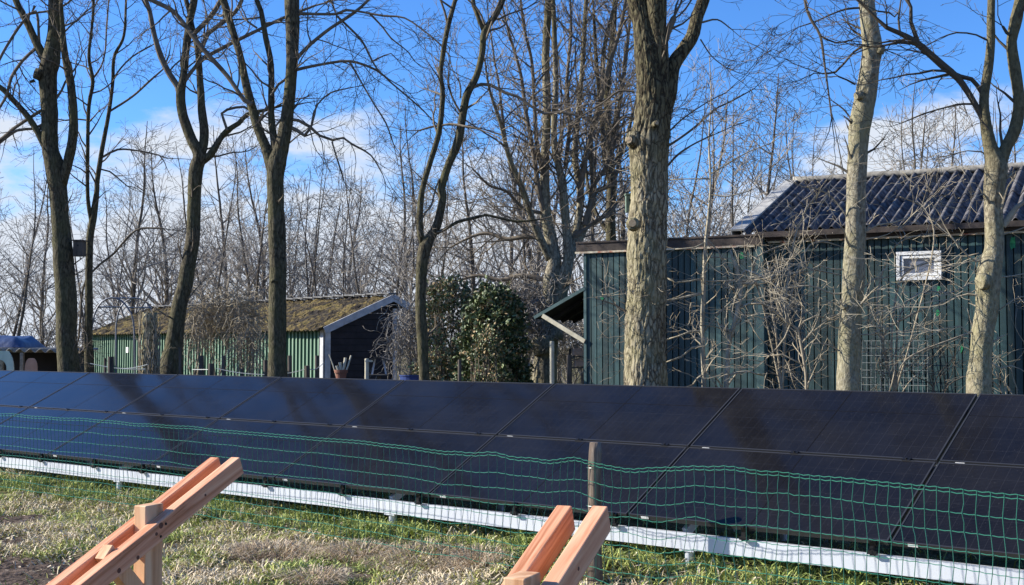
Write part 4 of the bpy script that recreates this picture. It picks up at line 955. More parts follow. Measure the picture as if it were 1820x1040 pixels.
m = MB(); m.obox(wp(0.0, 1.42, .004), WD*.02, WN*.012, (0, 0, 1.42)); m.build('corner_board', M['green_trim'], barn)
m = MB(); 
for (a, b, o) in ((-.12, TS-.0, 0), ):
    m.obox((wp(a, 2.915, o+.03)+wp(b, 2.915, o+.03))/2, WD*(b-a)/2, WN*.015, (0, 0, .055))
m.obox((wp(-.12, 2.985, -2.4)+wp(TS, 2.985, -2.4))/2, WD*(TS+.12)/2, WN*2.46, (0, 0, .012))
m.build('fascia', M['fascia'], barn)
m = MB(); m.obox((wp(-.14, 2.845, .03)+wp(TS-.11, 2.845, .03))/2, WD*(TS+.03)/2, WN*.014, (0, 0, .013)); m.build('batten', M['batten'], barn)
m = MB(); m.obox((wp(TS, 2.965, SB+.05)+wp(TE, 2.965, SB+.05))/2, WD*(TE-TS)/2, WN*.018, (0, 0, .05)); m.obox((wp(TS-.1, 2.985, SB+.20)+wp(TE, 2.985, SB+.20))/2, WD*(TE-TS+.1)/2, WN*.02, (0, 0, .035)); m.build('fascia', M['fascia'], barn)
m = MB(); m.obox((wp(TS+.02, 2.897, SB+.045)+wp(TE, 2.897, SB+.045))/2, WD*(TE-TS-.02)/2, WN*.014, (0, 0, .012)); m.build('batten', M['batten'], barn)
# side and rear walls
m = MB()
m.obox(wp(.03, 1.44, -2.6), WD*.02, WN*2.54, (0, 0, 1.42)); m.obox(wp(TE, 1.44, -2.6), WD*.02, WN*2.5, (0, 0, 1.42)); m.obox((wp(0, 1.44, -5.2)+wp(TE, 1.44, -5.2))/2, WD*TE/2, WN*.02, (0, 0, 1.42))
m.build('side_wall', M['green_board'], barn)
m = MB(); pr = [wp(TS-.1, 2.99, SB-.02), wp(TS-.1, 3.96, SB-2.55), wp(TS-.1, 2.99, SB-5.1)]; m.prism(pr, WD*.03); pr = [p+WD*(TE-TS) for p in pr]; m.prism(pr, WD*.03); m.build('gable', M['green_board'], barn)
# corrugated roof : two courses of sheets each side of the ridge
rt0 = TS-.28; eo = .16
def corr(name, b0, z0, b1, z1, mt, t0, t1, thick=.006, pitch=.145, amp=.034, per=10, lift=0., sag=0.):
    m = MB(); n = int((t1-t0)/pitch*per); rows = 6
    d = Vector((0, 0, z1-z0))+WN*(b1-b0); nr = WD.cross(d).normalized(); nr = nr if nr.z > 0 else -nr
    for side in (0, 1):
        for r in range(rows+1):
            f = r/rows
            for i in range(n+1):
                t = t0+(t1-t0)*i/n
                p = wp(t, z0+(z1-z0)*f, b0+(b1-b0)*f)+nr*(amp*cos(2*pi*(t-t0)/pitch)+lift-side*thick+.004*noise.noise(Vector((t*1.5, f*3, 2))))
                m.v.append(tuple(p))
    N1 = (rows+1)*(n+1)
    for r in range(rows):
        for i in range(n):
            a = r*(n+1)+i; m.face(a, a+1, a+n+2, a+n+1); m.face(N1+a, N1+a+n+1, N1+a+n+2, N1+a+1)
    for i in range(n):
        m.face(i, N1+i, N1+i+1, i+1); a = rows*(n+1)+i; m.face(a, a+1, N1+a+1, N1+a)
    return m.build(name, mt, barn, smooth=True)
za, zb = 3.03, 4.02
def rz(off): return za+(zb-za)*(eo+SB-off)/(eo+2.55)
mid = SB-1.15
corr('roof', SB+eo, za, mid-.1, rz(mid-.1), M['fibre'], rt0, TE)
corr('roof', mid+.02, rz(mid+.02), SB-2.55, zb, M['fibre'], rt0, TE, lift=.012)
corr('rear_roof', SB-5.25, za, SB-2.55, zb, M['fibre'], rt0, TE)
m = MB(); pts = [wp(rt0-.04+i*.3, zb+.03+.006*(i % 4 == 0), SB-2.55) for i in range(int((TE-rt0)/.3)+1)]; m.tube(pts, [.05+.005*(i % 4 == 0) for i in range(len(pts))], 12); m.build('ridge_cap', M['lichen'], barn, smooth=True)
m = MB(); dn = (wp(0, zb, SB-2.55)-wp(0, za, SB+eo)); nn_ = WD.cross(dn).normalized(); nn_ = nn_ if nn_.z > 0 else -nn_
a, b = wp(rt0-.06, za, SB+eo+.02)+nn_*.035, wp(rt0-.06, zb, SB-2.55)+nn_*.035
m.obox((a+b)/2, WD*.085, (b-a)/2, nn_*.012); m.obox((a+b)/2-WD*.095-nn_*.07, WD*.01, (b-a)/2, nn_*.085); m.build('verge_flashing', M['verge'], barn)
# window
t0, z1_ = wallpx(1593, 448, SB+.03); t1, z0_ = wallpx(1674, 497, SB+.03)
def wbox(m, a, b, c, d, off, dep): m.obox((wp(a, (c+d)/2, off)+wp(b, (c+d)/2, off))/2, WD*(b-a)/2, WN*dep, (0, 0, (d-c)/2))
wn_ = MB(); fwd = .045
for (a, b, c, d) in ((t0, t1, z1_-fwd, z1_), (t0, t1, z0_, z0_+fwd), (t0, t0+fwd, z0_+fwd, z1_-fwd), (t1-fwd, t1, z0_+fwd, z1_-fwd)): wbox(wn_, a, b, c, d, SB+.02, .03)
wf = wn_.build('window_frame', M['white'], barn, bevel=.004)
wn_ = MB(); e = fwd+.008; f_ = .035
for (a, b, c, d) in ((t0+e, t1-e, z1_-e-f_, z1_-e), (t0+e, t1-e, z0_+e, z0_+e+f_), (t0+e, t0+e+f_, z0_+e+f_, z1_-e-f_), (t1-e-f_, t1-e, z0_+e+f_, z1_-e-f_)): wbox(wn_, a, b, c, d, SB+.016, .022)
o = wn_.build('sash', M['white'], barn, bevel=.004); 
m = MB(); wbox(m, t0+e+f_, t1-e-f_, z0_+e+f_, z1_-e-f_, SB+.008, .002); m.build('pane', M['pane'], barn)
# little bright green touch-up patches on the boards
M['bright_green'] = noisy('bright_green_paint', [(.3, (.01, .14, .05)), (.7, (.03, .24, .10))], 20, .6, bump=0)
for (x, y, w_, h_, o_) in ((1042, 462, .04, .16, 0), (1318, 455, .06, .2, 0), (1668, 512, .035, .14, SB), (1667, 556, .04, .16, SB), (1800, 430, .05, .3, SB), (1070, 530, .04, .08, 0), (1709, 620, .03, .2, SB)):
    t, z = wallpx(x, y, o_); m = MB()
    n_ = 9; pl = []
    for i in range(n_):
        a = 2*pi*i/n_; q = rb.uniform(.3, .8); pl.append(wp(t+cos(a)*w_*q, z+sin(a)*h_*.5*q, o_+.002))
    m.prism(pl, WN*.0015); m.build('paint_patch', M['bright_green'], barn)
# propped flap roof on the far side
SD = -WD
def fp(s, b, z): q = BP+SD*s+(-WN)*b; return Vector((q.x, q.y, z))
M['felt'] = noisy('dark_underside', [(.3, (.015, .014, .014)), (.7, (.04, .036, .034))], 8, .9)
M['palewood'] = noisy('pale_batten_wood', [(.3, (.36, .33, .24)), (.7, (.56, .52, .40))], 8, .8, (1, 1, 1))
m = MB(); zt_, zo_ = wallpx(1037, 515)[1], 1.92
pl = [fp(0.02, .0, zt_), fp(.78, .0, zo_), fp(.78, 1.5, zo_), fp(.02, 1.5, zt_)]; m.prism(pl, (0, 0, .03)); m.build('flap_roof', M['felt'], barn)
m = MB(); m.beam(fp(.0, -.012, zt_+.02), fp(.8, -.012, zo_+.02), .02, .045); m.build('flap_edge', M['green_trim'], barn)
for b_ in (.4, .8, 1.2):
    m = MB(); m.beam(fp(.05, b_, zt_-.03), fp(.75, b_, zo_-.02), .04, .05); m.build('flap_rafter', M['felt'], barn)
m = MB(); m.beam(fp(.66, -.02, 1.97), fp(.0, -.02, 1.60), .035, .06); m.build('flap_strut', M['palewood'], barn)
m = MB(); m.prism([fp(0.0, .5, zt_-.02), fp(.3, .55, zt_+.17), fp(.0, .6, zt_+.25)], WN*.02); m.build('flap_gusset', M['weathered'], barn)
# welded mesh sheet leaning on the wall
M['galv'] = mat('galvanised_wire', (.26, .28, .26), .7, .2)
t0, z1_ = wallpx(1532, 606, SB+.08); t1, z0_ = wallpx(1650, 690, SB+.08)
m = MB(); z0_ -= .7
n = 14
for i in range(n+1):
    t = t0+(t1-t0)*i/n; m.tube([wp(t, z0_, SB+.20), wp(t, z1_, SB+.06)], [.0035]*2, 4, cap=False)
for j in range(15):
    z = z0_+(z1_-z0_)*j/14; o_ = SB+.204-.14*j/14; m.tube([wp(t0, z, o_), wp(t1, z, o_)], [.0035]*2, 4, cap=False)
tag(m.build('mesh_panel', M['galv'], origin=wp(t0, 0, SB+.2)), 'pale welded wire mesh sheet leaning on the green barn wall between the two pale trees', 'mesh panel')

# ------------------------------------------------------------------ mossy shed
SP = Vector((-3.70, 24.0, 0)); LD = Vector((-.656, .755, 0)).normalized(); GD = Vector((.755, .656, 0)).normalized()
def lp(a, s, z): q = SP+LD*a+GD*s; return Vector((q.x, q.y, z))
M['corr_green'] = noisy('green_corrugated_sheet', [(.3, (.022, .075, .042)), (.6, (.045, .13, .075)), (.85, (.10, .20, .13))], 4, .55, (1, 1, .25), .1, spec=.4)
M['rib_green'] = noisy('pale_green_rib', [(.3, (.09, .18, .11)), (.6, (.19, .29, .20)), (.85, (.33, .39, .30))], 4, .55, (1, 1, .25), .1, spec=.4)  # rib crests get a paler green than the sheet between them
M['moss_roof'] = noisy('mossy_sheets', [(.38, (.020, .016, .013)), (.48, (.05, .038, .020)), (.59, (.15, .11, .035)), (.72, (.055, .058, .02))], 4.5, .95, (1, 1, 1), 1.0, 14, .08, dist=.8)
M['black_board'] = noisy('black_tarred_board', [(.3, (.010, .009, .012)), (.7, (.026, .022, .026))], 6, .7, (1, 1, 1), .2)
M['ridge_grey'] = noisy('grey_ridge_tile', [(.3, (.05, .05, .055)), (.7, (.22, .22, .21))], 12, .9)
shed = empty('mossy_shed', tuple(SP), 'low shed with ribbed green metal wall, black gable and moss covered roof', 'shed')
LL = 11.6; EZ = 1.86
m = MB(); a = 0; pts = []
pitch = .14
def ribw(m, p0, d, n, L_, z0, z1):
    k = int(L_/pitch); prof = ((0, 0), (.44, 0), (.54, .03), (.82, .03), (.92, 0))
    row = []
    for i in range(k):
        for f, h in prof: row.append(p0+d*((i+f)*pitch)+n*h)
    b = len(m.v)
    for p in row: m.v.append((p.x, p.y, z0)); m.v.append((p.x, p.y, z1))
    for i in range(len(row)-1): m.mi = 1 if i % 5 == 2 else 0; q = b+2*i; m.face(q, q+2, q+3, q+1)
ribw(m, SP+LD*.1, LD, -GD, LL-.1, 0, EZ+.05); m.build('metal_wall', [M['corr_green'], M['rib_green']], shed)
AP = 1.56; RZ = 2.50; SE = 1.86; SZ = 2.33
# gable end of lapped black boards
m = MB(); z = 0
def gtop(s): return EZ+.0+(RZ-EZ)*s/AP if s < AP else RZ-(RZ-SZ)*(s-AP)/(SE-AP)
while z < RZ:
    h = .13; zt = min(z+h-.006, RZ-.02)
    s0 = 0.0 if z < EZ else (z-EZ)/(RZ-EZ)*AP
    s0t = 0.0 if zt < EZ else (zt-EZ)/(RZ-EZ)*AP
    s1 = 1.72 if z < SZ+.06 else AP+(RZ-z)/(RZ-SZ)*(SE-AP)
    s1t = 1.72 if zt < SZ+.06 else AP+(RZ-zt)/(RZ-SZ)*(SE-AP)
    if s1t > s0t: m.prism([lp(0, s0, z), lp(0, s1, z), lp(-.006, s1t, zt), lp(-.006, s0t, zt)][::1], -LD*.015+Vector((0, 0, 0)))
    z += h
m.build('gable_wall', M['black_board'], shed)
m = MB(); m.obox(lp(LL/2, 1.72, 1.1), LD*LL/2, GD*.015, (0, 0, 1.1)); m.obox(lp(LL, .86, .95), LD*.015, GD*.85, (0, 0, .95)); m.build('rear_wall', M['black_board'], shed)
m = MB(); m.obox(lp(-.03, .045, EZ/2), LD*.02, GD*.055, (0, 0, EZ/2)); m.obox(lp(.05, -.035, EZ/2), LD*.06, GD*.015, (0, 0, EZ/2)); m.build('corner_board', M['weathered'], shed)
m = MB(); m.obox(lp(-.03, 1.66, 1.55), LD*.02, GD*.045, (0, 0, .76)); m.build('corner_board', M['weathered'], shed)
for (s0, z0, s1, z1) in ((-.10, EZ-.02, AP, RZ+.03), (AP, RZ+.03, SE+.08, SZ+.02)):
    m = MB(); p0, p1 = lp(-.14, s0, z0), lp(-.14, s1, z1); m.beam(p0, p1, .025, .14); m.build('barge_board', M['weathered'], shed)
# roof : wavy mossy sheets
def roof(name, s0, z0, s1, z1, mt, th=.03, amp=.02):
    m = MB(); n = 230; rows = 14
    d = GD*(s1-s0)+Vector((0, 0, z1-z0)); nr = LD.cross(d).normalized(); nr = nr if nr.z > 0 else -nr
    for side in (0, 1):
        for r in range(rows+1):
            f = r/rows
            for i in range(n+1):
                a = -.12+(LL+.25)*i/n
                hgt = amp*cos(2*pi*a/.15)+(.05*noise.noise(Vector((a*4, f*9, 1)))+.045*noise.noise(Vector((a*9, f*18, 8))) if side == 0 else 0)
                m.v.append(tuple(lp(a, s0+(s1-s0)*f, z0+(z1-z0)*f)+nr*(hgt+th*(.5 if side == 0 else -.5))))
    N1 = (rows+1)*(n+1)
    for r in range(rows):
        for i in range(n):
            q = r*(n+1)+i; m.face(q, q+1, q+n+2, q+n+1); m.face(N1+q, N1+q+n+1, N1+q+n+2, N1+q+1)
    for i in range(n):
        m.face(i, N1+i, N1+i+1, i+1); q = rows*(n+1)+i; m.face(q, q+1, N1+q+1, N1+q)
    for r in range(rows):
        q = r*(n+1); m.face(q, q+n+1, N1+q+n+1, N1+q)
    m.build(name, mt, shed, smooth=True)
roof('roof', -.22, EZ-.01, AP, RZ+.06, M['moss_roof']); roof('rear_roof', SE+.1, SZ-.0, AP+.01, RZ+.06, M['moss_roof'])
for i in range(28):
    m = MB(); c = lp(-.1+i*.42+.2, AP, RZ+.115); m.beam(c-LD*.19, c+LD*.215+Z*.018, .20, .035); 
    m.build('ridge_tile', M['ridge_grey'], shed, bevel=.01)
def shedpx(px, py, off=0.): return wallpx(px, py, off, SP, LD, -GD)
t_, z_ = shedpx(226, 622, .03)
m = MB(); m.obox(lp(t_, -.03, z_), LD*.065, GD*.004, (0, 0, .07)); m.build('notice', M['white'], shed)

# ------------------------------------------------------------------ small things in the garden behind the array
gf = empty('garden_fence', (at(372, 640, 17.6).x, 17.6, 0), 'row of short dark garden posts strung with pale rope before the green metal shed wall', 'fence')
M['dark_post'] = noisy('dark_old_post', [(.3, (.03, .026, .022)), (.7, (.13, .11, .09))], 14, .9, (1, 1, .2))
M['rope'] = mat('pale_rope', (.5, .52, .48), .9)
tops_ = []
for (x, y, w_) in ((187, 637, 5), (197, 634, 11), (358, 632, 9), (375, 646, 11), (397, 632, 6), (472, 640, 8), (515, 632, 8), (546, 650, 10), (563, 632, 7), (430, 655, 5), (320, 618, 5)):
    Y = 17.2 if w_ > 9 else 17.8
    p = at(x, y, Y); r = w_/2/F*Y; m = MB()
    m.tube([Vector((p.x, p.y, -.1)), Vector((p.x+.01, p.y, p.z*.5)), p], [r*1.05, r, r*.97], 10, lump=lumpf(.06, 8)); m.build('post', M['dark_post'], gf, smooth=False)
    tops_.append((x, p))
def rope(a, b, sag, n=14):
    m = MB(); m.tube([a.lerp(b, i/n)-Vector((0, 0, sag*sin(pi*i/n))) for i in range(n+1)], [.006]*(n+1), 5); m.build('rope', M['rope'], gf)
rope(at(160, 646, 17.5), at(258, 656, 17.4), .03); rope(at(190, 652, 17.6), at(262, 648, 17.5), .04); rope(at(342, 657, 17.5), at(372, 657, 17.2), 0); rope(at(385, 655, 17.5), at(470, 666, 17.4), .02); rope(at(480, 664, 17.3), at(546, 655, 17.3), .03); rope(at(546, 655, 17.3), at(575, 645, 17.5), .05)
def single_post(px, py, w_, Y, mt, label, name='wooden_post', cap=False):
    p = at(px, py, Y); r = w_/2/F*Y; m = MB()
    m.tube([Vector((p.x, p.y, -.1)), Vector((p.x, p.y, p.z*.6)), p, p+Vector((0, 0, .004))], [r, r*.97, r*.93, r*.8], 14, lump=lumpf(.06, 6))
    if cap: m.obox(p+Vector((.03, 0, -.03)), (.05, 0, 0), (0, .03, 0), (0, 0, .012))
    tag(m.build(name, mt, origin=(p.x, p.y, 0)), label, 'post')
single_post(652, 638, 8, 16.6, M['palewood'], 'pale thin post in front of the dark gable end', cap=True)
single_post(981, 607, 9, 16.4, M['palewood'], 'pale tall post before the base of the multi-stemmed tree')
single_post(1012, 632, 10, 16.6, M['dark_post'], 'dark thick post between the multi-stemmed tree and the green barn')
single_post(817, 640, 7, 16.8, M['dark_post'], 'grey post at the foot of the brown twiggy bush')
# potted pruned plant
pc = at(606, 668, 16.2); M['terra'] = noisy('terracotta', [(.3, (.16, .07, .045)), (.7, (.26, .115, .075))], 8, .8)
pt = empty('potted_plant', (pc.x, pc.y, pc.z-.12), 'terracotta pot with a hard-pruned plant of pale stubs before the dark gable', 'plant pot')
m = MB(); b = Vector((pc.x, pc.y, pc.z-.12)); m.tube([b, b+Z*.16, b+Z*.16, b+Z*.20, b+Z*.20, b+Z*.17], [.055, .075, .088, .09, .076, .07], 18); m.build('pot', M['terra'], pt)
m = MB()
for (x0, y0, x1, y1, w_) in ((603, 660, 598, 650, 5), (606, 660, 604, 644, 5), (608, 658, 614, 636, 5), (612, 660, 624, 632, 3), (598, 662, 585, 630, 2)):
    a, q = at(x0, y0+8, 16.2), at(x1, y1, 16.2); m.tube([a, a.lerp(q, .5)+Vector((.005, 0, 0)), q], [w_/2/F*16.2]*3, 8)
m.build('stubs', M['palewood'], pt, smooth=False)
sb = MB(); b2 = pc-Z*.13; 
m = MB(); m.obox((pc.x+.25, pc.y, (pc.z-.135)/2+.0), (.75, 0, 0), (0, .22, 0), (0, 0, .02)); 
m.v = []; m.f = []; m.m = []
tz = pc.z-.145
m.obox((pc.x+.3, pc.y, tz), (.7, 0, 0), (0, .2, 0), (0, 0, .02))
tb = empty('potting_bench', (pc.x+.3, pc.y, 0), 'dark low plank bench carrying the terracotta pot', 'bench'); m.build('bench_top', M['dark_post'], tb)
for sx in (-.62, .62):
    for sy in (-.15, .15):
        m = MB(); m.obox((pc.x+.3+sx, pc.y+sy, (tz-.03)/2), (.025, 0, 0), (0, .025, 0), (0, 0, (tz-.03)/2+.01)); m.build('leg', M['dark_post'], tb)
# little bird table
c = at(674, 634, 17.2); bt = empty('bird_table', (c.x, c.y, 0), 'small grey roofed bird table before the dark gable end', 'bird table')
m = MB(); 
for sg in (-1, 1):
    m.beam(c+Vector((0, 0, .0)), c+Vector((sg*.16, 0, -.055)), .22, .015)
m.build('roof', M['dark_post'], bt)
m = MB(); m.obox(c-Z*.26, (.13, 0, 0), (0, .1, 0), (0, 0, .01)); m.build('tray', M['dark_post'], bt)
for sx in (-.10, .10):
    m = MB(); m.beam(c+Vector((sx, 0, -.26)), c+Vector((sx*.6, 0, -.03)), .025, .02, up=Vector((0, 1, 0))); m.build('upright', M['weathered'], bt)
m = MB(); m.tube([Vector((c.x, c.y, -.1)), c-Z*.27], [.03, .028], 10); m.build('post', M['dark_post'], bt)
# blue tub
M['bluep'] = mat('blue_plastic', (.012, .035, .15), .5)
c = at(733, 668, 16.4); m = MB(); m.tube([c-Z*.30, c, c, c+Z*.012, c+Z*.012, c-Z*.05], [.14, .17, .18, .18, .165, .16], 20); m.tube([Vector((c.x, c.y, -.05)), c-Z*.29], [.16, .15], 12)
tag(m.build('garden_tub', M['bluep'], origin=(c.x, c.y, 0)), 'blue plastic tub at the foot of the V-forked dark tree', 'tub')
# metal garden arches
M['iron'] = mat('grey_iron_hoop', (.16, .17, .19), .5, .4)
ar = empty('garden_arch', (at(206, 640, 21.5).x, 21.5, 0), 'grey metal hoop pergola with cross bars, left of the ivy-clad stump', 'garden arch')
for pl, Y in ((((163, 720), (163, 620), (164, 579), (170, 554), (181, 537), (199, 529), (216, 535), (228, 549), (236, 567), (239, 605), (240, 720)), 21.3), (((206, 720), (206, 605), (207, 575), (213, 549), (225, 535), (241, 530), (257, 535), (267, 547), (275, 570), (278, 605), (279, 720)), 22.0)):
    m = MB(); pts, rr = cat_rom([at(x, y, Y) for x, y in pl], [.016]*len(pl), .08); m.tube(pts, rr, 8); m.build('hoop', M['iron'], ar, smooth=True)
for (a, b, ya, yb) in (((176, 546), (216, 546), 21.3, 22.0), ((228, 547), (267, 547), 21.3, 22.0), ((199, 530), (241, 530), 21.3, 22.0)):
    m = MB(); m.tube([at(*a, ya), at(*b, yb)], [.013]*2, 8); m.build('cross_bar', M['iron'], ar)
# ivy-clad stump
st_ = at(266, 600, 17.9); sr = empty('tree_stump', (st_.x, st_.y, 0), 'tall cut tree stump wrapped in dead ivy stems, left of the leaning tree', 'stump')
m = MB(); rs = random.Random(2); pts = []; rads = []
for i in range(26):
    z = -.1+i*(2.13)/25; pts.append(Vector((st_.x-.006*i*0, st_.y, z))); rads.append(.120-.0008*i+(.03 if i < 3 else 0)+(.012 if i > 22 else 0))
m.tube(pts, rads, 26, lump=lumpf(.13, 6, .10)); m.build('trunk', M['bark_big'], sr, smooth=True)
m = MB()
for k in range(70):
    a = rs.uniform(0, 2*pi); z = rs.uniform(0, 1.3); p = []; rr = .135
    for i in range(14):
        p.append(Vector((st_.x+cos(a)*rr, st_.y+sin(a)*rr, min(2.06, z)))); a += rs.uniform(-.25, .25); z += rs.uniform(.02, .12); rr = .13+rs.uniform(0, .03)
    m.tube(p, [.007]*14, 4, cap=False)
    if k % 2 == 0: grow(m, rs, p[-1], Vector((cos(a), sin(a), .6)), rs.uniform(.1, .3), .004, 2, SAP)
m.build('ivy_stems', M['twig_pale'], sr, smooth=True)
# dry climber tangle
def tangle(name, label, Y, box, n, mt, seed, droop=.5, cat='climber', w_=.005, dome=True):
    rng = random.Random(seed); m = MB(); x0, y0, x1, y1 = box
    b = at((x0+x1)/2, y1, Y)
    for k in range(n):
        x = rng.uniform(x0, x1); u = (x-(x0+x1)/2)/((x1-x0)/2)
        yt = y0+(y1-y0)*(.28*u*u if dome else 0)
        p = at(x, rng.uniform(yt, yt+(y1-yt)*.6), Y+rng.uniform(-.35, .35)); d = rv(rng); pts = [p.copy()]
        for i in range(rng.randint(7, 16)):
            d = (d+rv(rng)*.75+Vector((0, 0, -droop*.35))).normalized(); p = p+d*.06; pts.append(p.copy())
            if p.z < .1: break
        m.tube(pts, [w_*rng.uniform(.5, 1.2)]*len(pts), 3, cap=False)
    root = empty(name, (b.x, b.y, 0), label, cat); 
    s_ = MB()
    for k in range(5):
        x = x0+(x1-x0)*(k+.5)/5; q = at(x+rng.uniform(-5, 5), y0+(y1-y0)*.3, Y+rng.uniform(-.2, .2)); f = Vector((q.x+rng.uniform(-.1, .1), q.y, -.05))
        pts, rr = cat_rom([f, f.lerp(q, .4)+rv(rng)*.08, f.lerp(q, .7)+rv(rng)*.08, q], [.016, .014, .012, .008], .1); s_.tube(pts, rr, 7)
    s_.build('stems', mt, root, smooth=True)
    m.build('tangle', mt, root)
    return root
tangle('dry_climber', 'dry leafless climber tangled over the eave of the mossy shed, between the two dark trunks', 20.3, (350, 518, 455, 600), 620, M['twig_pale'], 4, w_=.0045)
tangle('dry_climber', 'dry climber strand hanging on the green metal wall, left of the straight dark trunk', 19.8, (420, 560, 452, 670), 200, M['twig_pale'], 5, .9, w_=.0045, dome=False)
tangle('dry_climber', 'thin dry climber on the shed wall just right of the leaning tree', 20.0, (342, 540, 362, 660), 90, M['twig_pale'], 6, .9, w_=.0045, dome=False)
tangle('dry_shrub', 'greyish dead shrub right of the dark gable, before the V-forked tree', 19.5, (705, 540, 760, 675), 420, M['twig_far'], 7, .5, cat='shrub')
tangle('dry_shrub', 'reddish brown thicket between the evergreen bush and the flap of the barn', 20.6, (890, 500, 975, 640), 900, M['twig_far'], 8, .3, cat='shrub')
tangle('dry_shrub', 'brown thicket under the propped flap of the barn', 21.5, (960, 560, 1045, 690), 500, M['twig_far'], 9, .3, cat='shrub')
# leafy bushes
def leaf_bush(name, label, px0, px1, ytop, Y, n, mats, weights, seed, stem_m, L0=.078, flat=1.):
    rng = random.Random(seed); a, b = at(px0, 600, Y), at(px1, 600, Y); cx = (a.x+b.x)/2; rx = (b.x-a.x)/2; H = at(cx, ytop, Y).z
    root = empty(name, (cx, Y, 0), label, 'bush'); lv = MB()
    cl = []
    for k in range(n//26):
        th = rng.uniform(0, 2*pi); u = rng.random()**.5; zz = rng.random()
        hh = zz*H; rad = rx*sqrt(max(.03, 1-(max(0, zz-.35)/.68)**2.2))
        cl.append(Vector((cx+cos(th)*rad*u**.5, Y+sin(th)*rad*u**.5*.9, hh+rng.uniform(-.05, .05)))+rv(rng)*.06)
    for c in cl:
        out = Vector((c.x-cx, c.y-Y, .35)).normalized(); mi_c = rng.random()
        for q in range(26):
            p = c+rv(rng)*rng.uniform(.01, .13)
            d = (out*.7+rv(rng)*.8+Vector((0, 0, -.35))).normalized(); s_ = d.cross(rv(rng)).normalized(); nn2 = s_.cross(d)
            L_ = L0*rng.uniform(.6, 1.25); w_ = L_*.30
            r_ = rng.random(); lv.mi = 0 if r_ < weights[0] else (1 if r_ < weights[0]+weights[1] else 2)
            k_ = len(lv.v); mid_ = p+d*L_*.45+nn2*L_*.05
            lv.v += [tuple(p), tuple(mid_+s_*w_-nn2*w_*.3), tuple(p+d*L_-nn2*L_*.12), tuple(mid_-s_*w_-nn2*w_*.3), tuple(mid_)]
            lv.face(k_, k_+1, k_+4); lv.face(k_+1, k_+2, k_+4); lv.face(k_+2, k_+3, k_+4); lv.face(k_+3, k_, k_+4)
    lv.build('leaves', mats, root)
    s_ = MB()
    for k in range(60):
        c = rng.choice(cl); pts, rr = cat_rom([Vector((cx+rng.uniform(-.2, .2), Y+rng.uniform(-.15, .15), -.05)), Vector((cx, Y, 0)).lerp(c, .5)+rv(rng)*.1, c], [.02, .013, .006], .12); s_.tube(pts, rr, 6)
    s_.build('stems', stem_m, root, smooth=True)
LFG = [noisy('laurel_leaf', [(.3, (.028, .045, .016)), (.7, (.075, .10, .038))], 6, .5, bump=0, spec=.35), noisy('pale_laurel_leaf', [(.3, (.10, .14, .05)), (.7, (.20, .24, .11))], 6, .5, bump=0, spec=.5), noisy('withered_leaf', [(.3, (.24, .16, .075)), (.7, (.48, .37, .21))], 6, .8, bump=0)]
leaf_bush('evergreen_bush', 'rounded dark evergreen bush with drooping leaves, left of the green barn', 812, 945, 515, 18.0, 14000, LFG, (.55, .33, .12), 4, M['twig'])
leaf_bush('brown_leafed_bush', 'olive and brown leaved bush right behind the V-forked dark tree', 742, 858, 498, 18.6, 9500, LFG, (.20, .40, .40), 5, M['twig'], L0=.065)
leaf_bush('evergreen_bush', 'low withered green bush in front of the dark evergreen, above the panels', 830, 900, 592, 17.1, 3800, LFG, (.45, .25, .30), 6, M['twig'], L0=.05)
# low lean-to at the far left
DK = Vector((1, .08, 0)).normalized()
lt = empty('lean_to', (at(40, 640, 21).x, 21, 0), 'low dark open lean-to with wavy grey sheet roof at the left photo edge', 'shed')
def lb(px, py, Y): return at(px, py, Y)
x0, x1 = at(-60, 640, 21).x, at(104, 640, 21).x; zt = at(50, 627, 21).z
m = MB(); m.obox(((x0+x1)/2, 22.6, zt/2), ((x1-x0)/2, 0, 0), (0, .03, 0), (0, 0, zt/2)); m.obox((x1-.02, 21.9, zt/2), (.02, 0, 0), (0, .68, 0), (0, 0, zt/2)); m.build('wall', M['black_board'], lt)
m = MB(); m.obox(((x0+x1)/2, 21.2, .35), ((x1-x0)/2-.05, 0, 0), (0, .03, 0), (0, 0, .35)); m.build('front_boards', M['dark_post'], lt)
m = MB(); n = 120
for side in (0, 1):
    for r in range(2):
        for i in range(n+1):
            x = x0-.1+(x1-x0+.2)*i/n; m.v.append((x, 20.95+r*1.8, zt+.06-side*.018-.0*r+.028*cos(2*pi*x/.177)+.02*r-.02*(x-x0)/(x1-x0)))
for i in range(n):
    N1 = 2*(n+1); m.face(i, i+1, i+n+2, i+n+1); m.face(N1+i, N1+i+n+1, N1+i+n+2, N1+i+1); m.face(i, N1+i, N1+i+1, i+1)
m.build('roof', M['lichen'], lt, smooth=True)
for px in (0, 36):
    m = MB(); p = at(px, 640, 20.9); m.obox((p.x, 20.98, zt/2), (.028, 0, 0), (0, .03, 0), (0, 0, zt/2)); m.build('support_post', M['lichen'], lt)
M['pale_green'] = noisy('pale_green_sheet', [(.3, (.38, .50, .42)), (.7, (.55, .66, .56))], 5, .6, bump=0)
m = MB(); pl = []
ca = at(-2, 655, 20.7); 
outer = [Vector((ca.x+.25*cos(a), ca.y, ca.z+.30*min(1, sin(a)*1.25))) for a in [pi*i/14 for i in range(15)]]
inner = [Vector((ca.x+.13*cos(a), ca.y, ca.z+.15*sin(a))) for a in [pi*i/14 for i in range(15)]]
for i in range(14):
    m.prism([outer[i], outer[i+1], inner[i+1], inner[i]], (0, .03, 0))
m.prism([outer[0], inner[0], Vector((inner[0].x, ca.y, 0)), Vector((outer[0].x, ca.y, 0))], (0, .03, 0)); m.prism([inner[14], outer[14], Vector((outer[14].x, ca.y, 0)), Vector((inner[14].x, ca.y, 0))], (0, .03, 0))
